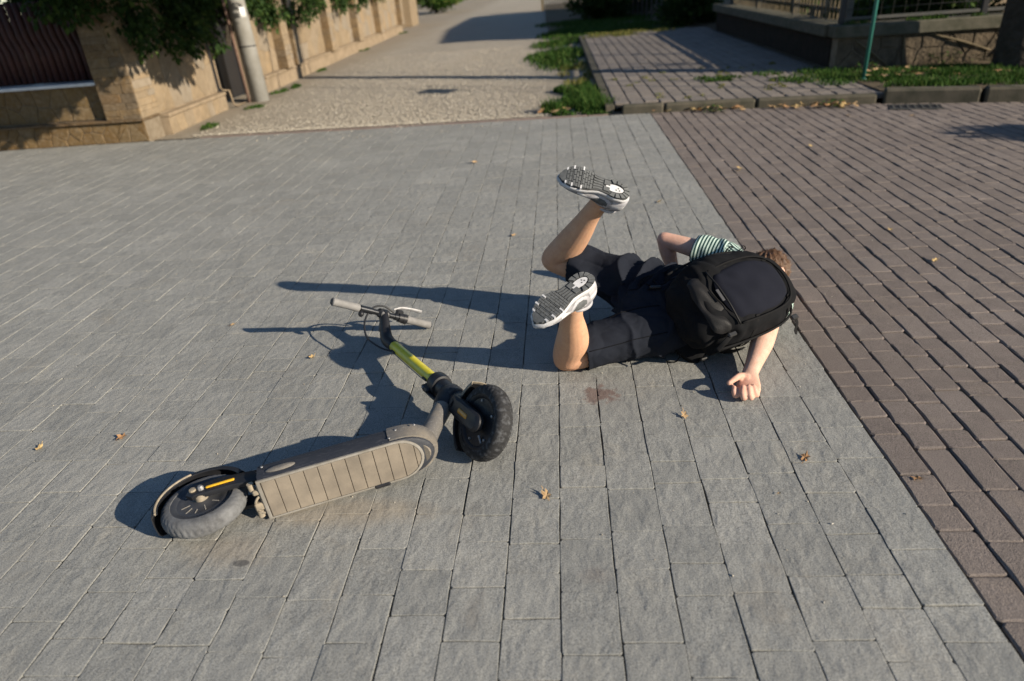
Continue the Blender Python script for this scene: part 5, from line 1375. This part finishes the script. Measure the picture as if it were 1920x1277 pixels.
    for k in range(20):
        a = 2*math.pi*k/20; x, y = .066+.036*math.cos(a), shift(.2, side)+.0155*math.sin(a); r0.append((x, y, .002)); r1.append((x, y, -.0028))
    hw_.loft([r0, r1]); hw_.add([], [])
    white.v, white.f = white.v, white.f
    part('heel_insert', hw_, M_MID, up, False); part('sole_tab', white, M_MID, up, False)
    dots = MB()
    for x, y in ((.052, .004), (.060, -.005), (.046, -.004)): dots.lathe([(0, -.0036), (.0028, -.0036), (.003, -.0025)], (x, shift(.2, side)+y, 0), (0, 0, 1), 10)
    part('insert_dot', dots, M_OUT, up, False)
shoe('R'); shoe('L')

# seams on the shorts, laid on the cloth
from mathutils.bvhtree import BVHTree
bvh = BVHTree.FromPolygons([v.co.copy() for v in shorts.data.vertices], [tuple(p.vertices) for p in shorts.data.polygons])
def seam(name, pts, r, mat, look=(.0, -.75, .66), lift=.0012):
    look = Vector(look).normalized(); out = []
    for p in catmull([np.array(q, float) for q in pts], 8):
        h = bvh.ray_cast(Vector(p)+look*.6, -look)
        if h[0] is not None: out.append(tuple(h[0]+h[1]*lift))
    if len(out) > 3:
        o = MB().sweep(out, r, 6).build(name, mat, None); o.parent = shorts
M_SEAM = simple('shorts_seam', (.006, .0065, .008), .9, spec=.1)
seam('pocket_seam', [(.16, 2.47, .16), (.22, 2.49, .17), (.29, 2.50, .18), (.36, 2.50, .19)], .0022, M_SEAM)
seam('side_seam', [(.04, 2.36, .05), (.14, 2.39, .06), (.25, 2.42, .07), (.38, 2.45, .08)], .0018, M_SEAM)
seam('centre_seam', [(.24, 2.575, .2), (.30, 2.58, .2), (.38, 2.585, .2), (.44, 2.585, .2)], .0020, M_SEAM, (0, -.3, .95))
seam('hem_stitch', [tuple(hemR-dR_*.022+np.array((0, .10*math.cos(a), .10*math.sin(a)))) for a in np.linspace(2.2, 4.1, 9)], .0014, M_SEAM, (.0, -.85, .5))
# ------------------------------------------------------------------ backpack worn by the rider, slid towards the near side
M_PACK = simple('black_nylon', (.0055, .006, .007), .9, (.008, .008, .009), 30, .5, .0008, 600, spec=.12)
M_NAVY = simple('navy_black_nylon', (.0075, .0085, .014), .9, (.0095, .0105, .017), 12, .4, .0007, 600, spec=.12)
M_SHINY = simple('glossy_black_nylon', (.011, .0105, .011), .6, (.007, .007, .0075), 25, .5, .0012, 260, spec=.22)
M_WEB = simple('black_webbing', (.009, .009, .0095), .85, spec=.12)
M_BUCK = simple('black_buckle', (.01, .01, .0105), .45)
M_PATCH = simple('grey_patch', (.03, .03, .034), .7)
pa = unit((.826, .563, .0)); pn = np.array((.343, -.504, .785)); pn = unit(pn-pa*(pn@pa)); pw = np.cross(pn, pa)*1.0
if pw[1] > 0: pw = -pw
PB = np.array((.625, 2.515, .155))            # centre of the back panel
def bp(h, w, d): return PB+pa*h+pw*w+pn*d     # h up the pack, w to the wearer's right, d outwards
pack = tag(empty('backpack', tuple(PB)), 'black hiking backpack on the back of the fallen person', 'backpack')
def kp(o): return wl(o, pack)
def section(d, ht, hb, w, e=3.0, n=48, sag=0):
    r = []
    for k in range(n):
        a = 2*math.pi*k/n; ca, sa = math.cos(a), math.sin(a)
        x = math.copysign(abs(ca)**(2/e), ca); y = math.copysign(abs(sa)**(2/e), sa)
        h = x*(ht if x > 0 else hb); tp = 1-.16*max(0, x)**2
        r.append(bp(h, y*w*tp*(1.26 if y < 0 else 1.0), d+sag*(-x)))
    return r
mb = MB().loft([section(-.02, .205, .235, .130), section(.005, .228, .262, .150), section(.05, .238, .268, .162), section(.10, .235, .258, .162), section(.14, .225, .240, .152), section(.168, .203, .215, .135), section(.187, .170, .175, .110), section(.194, .11, .11, .07)])
bm_ = mesh_obj('tmp', mb.v, mb.f, None); recalc(bm_); s_ = bm_.modifiers.new('s', 'SUBSURF'); s_.levels = s_.render_levels = 2
dg = bpy.context.evaluated_depsgraph_get(); pme = bpy.data.meshes.new_from_object(bm_.evaluated_get(dg)); bpy.data.objects.remove(bm_)
pc = get_co(pme); pno = get_no(pme)
for i in range(len(pc)):
    p = pc[i]; l = p-PB; h, w_, d = l@pa, l@pw, l@pn
    dd = .009*nz(p, 9, 2)+.006*nz(p, 22, 5)
    if h < -.05: dd += .022*nz((h*3, w_*1.0, d*1.2), 12, 7)*min(1, (-h-.05)/.1)     # slumped folds in the bottom
    dd -= .010*math.exp(-((abs(w_)-.128)/.012)**2)*(1 if .02 < d < .15 else 0)*(.6 if h > -.2 else 0)
    pc[i] = p+pno[i]*dd
pc[:, 2] = np.maximum(pc[:, 2], .004); set_co(pme, pc)
kp(mesh_to('main_body', pme, M_PACK))
# large front pocket, navy
def panel(name, mat, h0, h1, w0, w1, d0, bulge, e=2.6, n=22, wr=.004, sk=0.0, thick=.012, seed=1, tw=.25):
    v = []; f = []
    for i in range(n+1):
        for j in range(n+1):
            u, t = -1+2*i/n, -1+2*j/n
            # squircle mapping
            uu = u*math.sqrt(max(0, 1-t*t/2*(2/e)**2)); tt = t*math.sqrt(max(0, 1-u*u/2*(2/e)**2))
            h = (h0+h1)/2+(h1-h0)/2*uu; w_ = (w0+w1)/2+(w1-w0)/2*tt*(1-tw*max(0, uu)**2)+sk*uu
            rim = max(abs(u), abs(t)); z = d0+bulge*(1-abs(uu)**2.4)*(1-abs(tt)**2.4)*.6-(.5*(uu*uu)*.02+.5*(tt*tt)*.018)-(thick if rim > .999 else 0)
            P_ = bp(h, w_, z); z2 = wr*nz(P_, 14, seed)+wr*.8*math.sin((h*1.2-w_)*55+nz(P_, 9, seed)*4)*max(0, nz(P_, 6, seed+3)+.1)
            v.append(P_+pn*z2)
    for i in range(n):
        for j in range(n): a = i*(n+1)+j; f.append((a, a+1, a+n+2, a+n+1))
    o = mesh_obj(name, v, f, mat, None, True); recalc(o)
    return kp(o)
def flipup(o):
    me = o.data; me.update()
    if np.array([p.normal @ Vector(pn) for p in me.polygons]).mean() < 0: me.flip_normals()
flipup(panel('front_pocket', M_NAVY, -.150, .165, -.112, .112, .205, .026, seed=2, wr=.0055))
flipup(panel('top_panel', M_PACK, .120, .228, -.112, .112, .172, .020, seed=5, tw=.3))
flipup(panel('lower_pocket', M_SHINY, -.238, -.135, -.120, .120, .172, .020, seed=8, wr=.013, tw=-.05))
# seams, zips and piping
def arc(pts, r, name, mat, seg=8, sub=5): return kp(MB().sweep([bp(*p) for p in pts], r, seg, sub=sub).build(name, mat))
arc([(-.13, -.118, .184), (-.02, -.124, .194), (.09, -.115, .192), (.155, -.080, .190), (.178, 0, .194), (.155, .080, .190), (.09, .115, .192), (-.02, .124, .194), (-.13, .118, .184)], .0042, 'pocket_zip', M_WEB)
arc([(-.14, -.118, .184), (-.148, -.05, .203), (-.150, 0, .207), (-.148, .05, .203), (-.14, .118, .184)], .0036, 'pocket_seam', M_SHINY)
arc([(-.22, .158, .10), (-.08, .168, .11), (.08, .163, .11), (.18, .134, .11), (.228, .062, .11), (.240, 0, .11), (.228, -.062, .11), (.18, -.165, .10), (.08, -.203, .10), (-.08, -.210, .10), (-.22, -.196, .09)], .0048, 'main_zip', M_WEB)
arc([(.0, .146, .128), (.08, .142, .130), (.15, .118, .132)], .0028, 'side_piping', M_SHINY)
arc([(-.10, -.165, .150), (.0, -.172, .150), (.08, -.168, .150), (.15, -.130, .150)], .0028, 'side_piping', M_SHINY)
kp(MB().box(bp(-.165, -.005, .206), (.014, .050, .004), np.array([pa, pw, pn]).T, .001).build('label_patch', M_PATCH, None, False))
# cord loops of the zip pulls
def loop(c, s, seed):
    r = random.Random(seed); pts = []
    for k in range(11):
        a = 2*math.pi*k/10*.92; pts.append(np.array(c)+pa*math.cos(a)*s*1.0+pn*math.sin(a)*s*1.1+pw*r.uniform(-.004, .004))
    kp(MB().sweep(pts, .0022, 6, sub=3).build('pull_loop', M_WEB))
loop(bp(.10, -.205, .115), .016, 1); loop(bp(.150, -.185, .118), .018, 2); loop(bp(.245, .03, .115), .017, 3); loop(bp(.250, .065, .105), .015, 4)
# side compression straps with buckles
def strap(pts, w, name='strap', mat=None, t=.0016, sub=5): return kp(MB().sweep([bp(*p) for p in pts], [(w, t)]*len(pts), 8, up=pn, sub=sub).build(name, mat or M_WEB))
for sg in (1, -1):
    k_ = 1 if sg > 0 else 1.27
    strap([(-.05, sg*.11, .192), (-.055, sg*.150*k_, .14), (-.06, sg*.166*k_, .06), (-.06, sg*.15*k_, .005)], .010, 'compression_strap')
    strap([(.14, sg*.08, .190), (.15, sg*.132*k_, .13), (.15, sg*.15*k_, .05)], .010, 'compression_strap')
kp(MB().box(bp(.195, .152, .10), (.036, .020, .012), np.array([pa, pw, pn]).T, .004).build('buckle', M_BUCK, None, False))
strap([(.195, .150, .10), (.205, .175, .085), (.190, .195, .070), (.200, .205, .06)], .011, 'strap_tail')
kp(MB().box(bp(-.175, .135, .155), (.040, .018, .012), np.array([pa, pw, pn]).T, .004).build('buckle', M_BUCK, None, False))
strap([(-.185, .138, .155), (-.215, .15, .14), (-.24, .16, .11)], .009, 'strap_tail')
# haul handle, shoulder straps
arc([(.235, -.03, .012), (.268, -.022, .020), (.272, .022, .020), (.235, .03, .012)], .006, 'haul_handle', M_WEB)
for sg in (1, -1): strap([(.20, sg*.05, .004), (.235, sg*.075, -.035), (.205, sg*.115, -.105), (.12, sg*.135, -.12), (-.02, sg*.145, -.07), (-.12, sg*.125, -.012)], .026, 'shoulder_strap', M_PACK, .006)
# padded hip belt wrapped round the waist and its loose webbing over the shorts
def world_strap(pts, w, name, mat=None, t=.0016, up=(0, 0, 1), sub=5, rgh=8): return kp(MB().sweep(pts, [(w, t)]*len(pts), rgh, up=up, sub=sub).build(name, mat or M_WEB))
world_strap([(.530, 2.40, .030), (.460, 2.42, .085), (.440, 2.475, .205), (.450, 2.56, .272), (.465, 2.65, .285), (.490, 2.76, .255), (.535, 2.83, .15)], .058, 'hip_belt', M_PACK, .009, up=(-.6, -.3, .6))
world_strap([(.445, 2.50, .245), (.40, 2.505, .258), (.355, 2.535, .262), (.33, 2.55, .262)], .007, 'belt_webbing', up=(0, 0, 1))
world_strap([(.35, 2.54, .262), (.30, 2.555, .245), (.25, 2.57, .21), (.20, 2.56, .14), (.17, 2.55, .09)], .008, 'belt_webbing', up=(0, 0, 1))
world_strap([(.455, 2.66, .272), (.40, 2.63, .292), (.33, 2.60, .286), (.27, 2.58, .24)], .007, 'belt_webbing', up=(0, 0, 1))
kp(MB().sweep([(.36, 2.55, .268), (.34, 2.60, .29), (.30, 2.59, .278), (.29, 2.56, .25)], .0025, 6, sub=6).build('cord', M_WEB))
kp(MB().box((.352, 2.537, .268), (.045, .016, .010), None, .003).build('buckle', M_BUCK, None, False))
kp(MB().sweep([(.44, 2.385, .05), (.425, 2.375, .02), (.41, 2.385, .006), (.385, 2.39, .006)], .0028, 6, sub=5).build('cord', M_WEB))
kp(MB().box((.525, 2.375, .022), (.03, .014, .012), np.array(Matrix.Rotation(.5, 3, 'Z')), .003).build('buckle', M_BUCK, None, False))
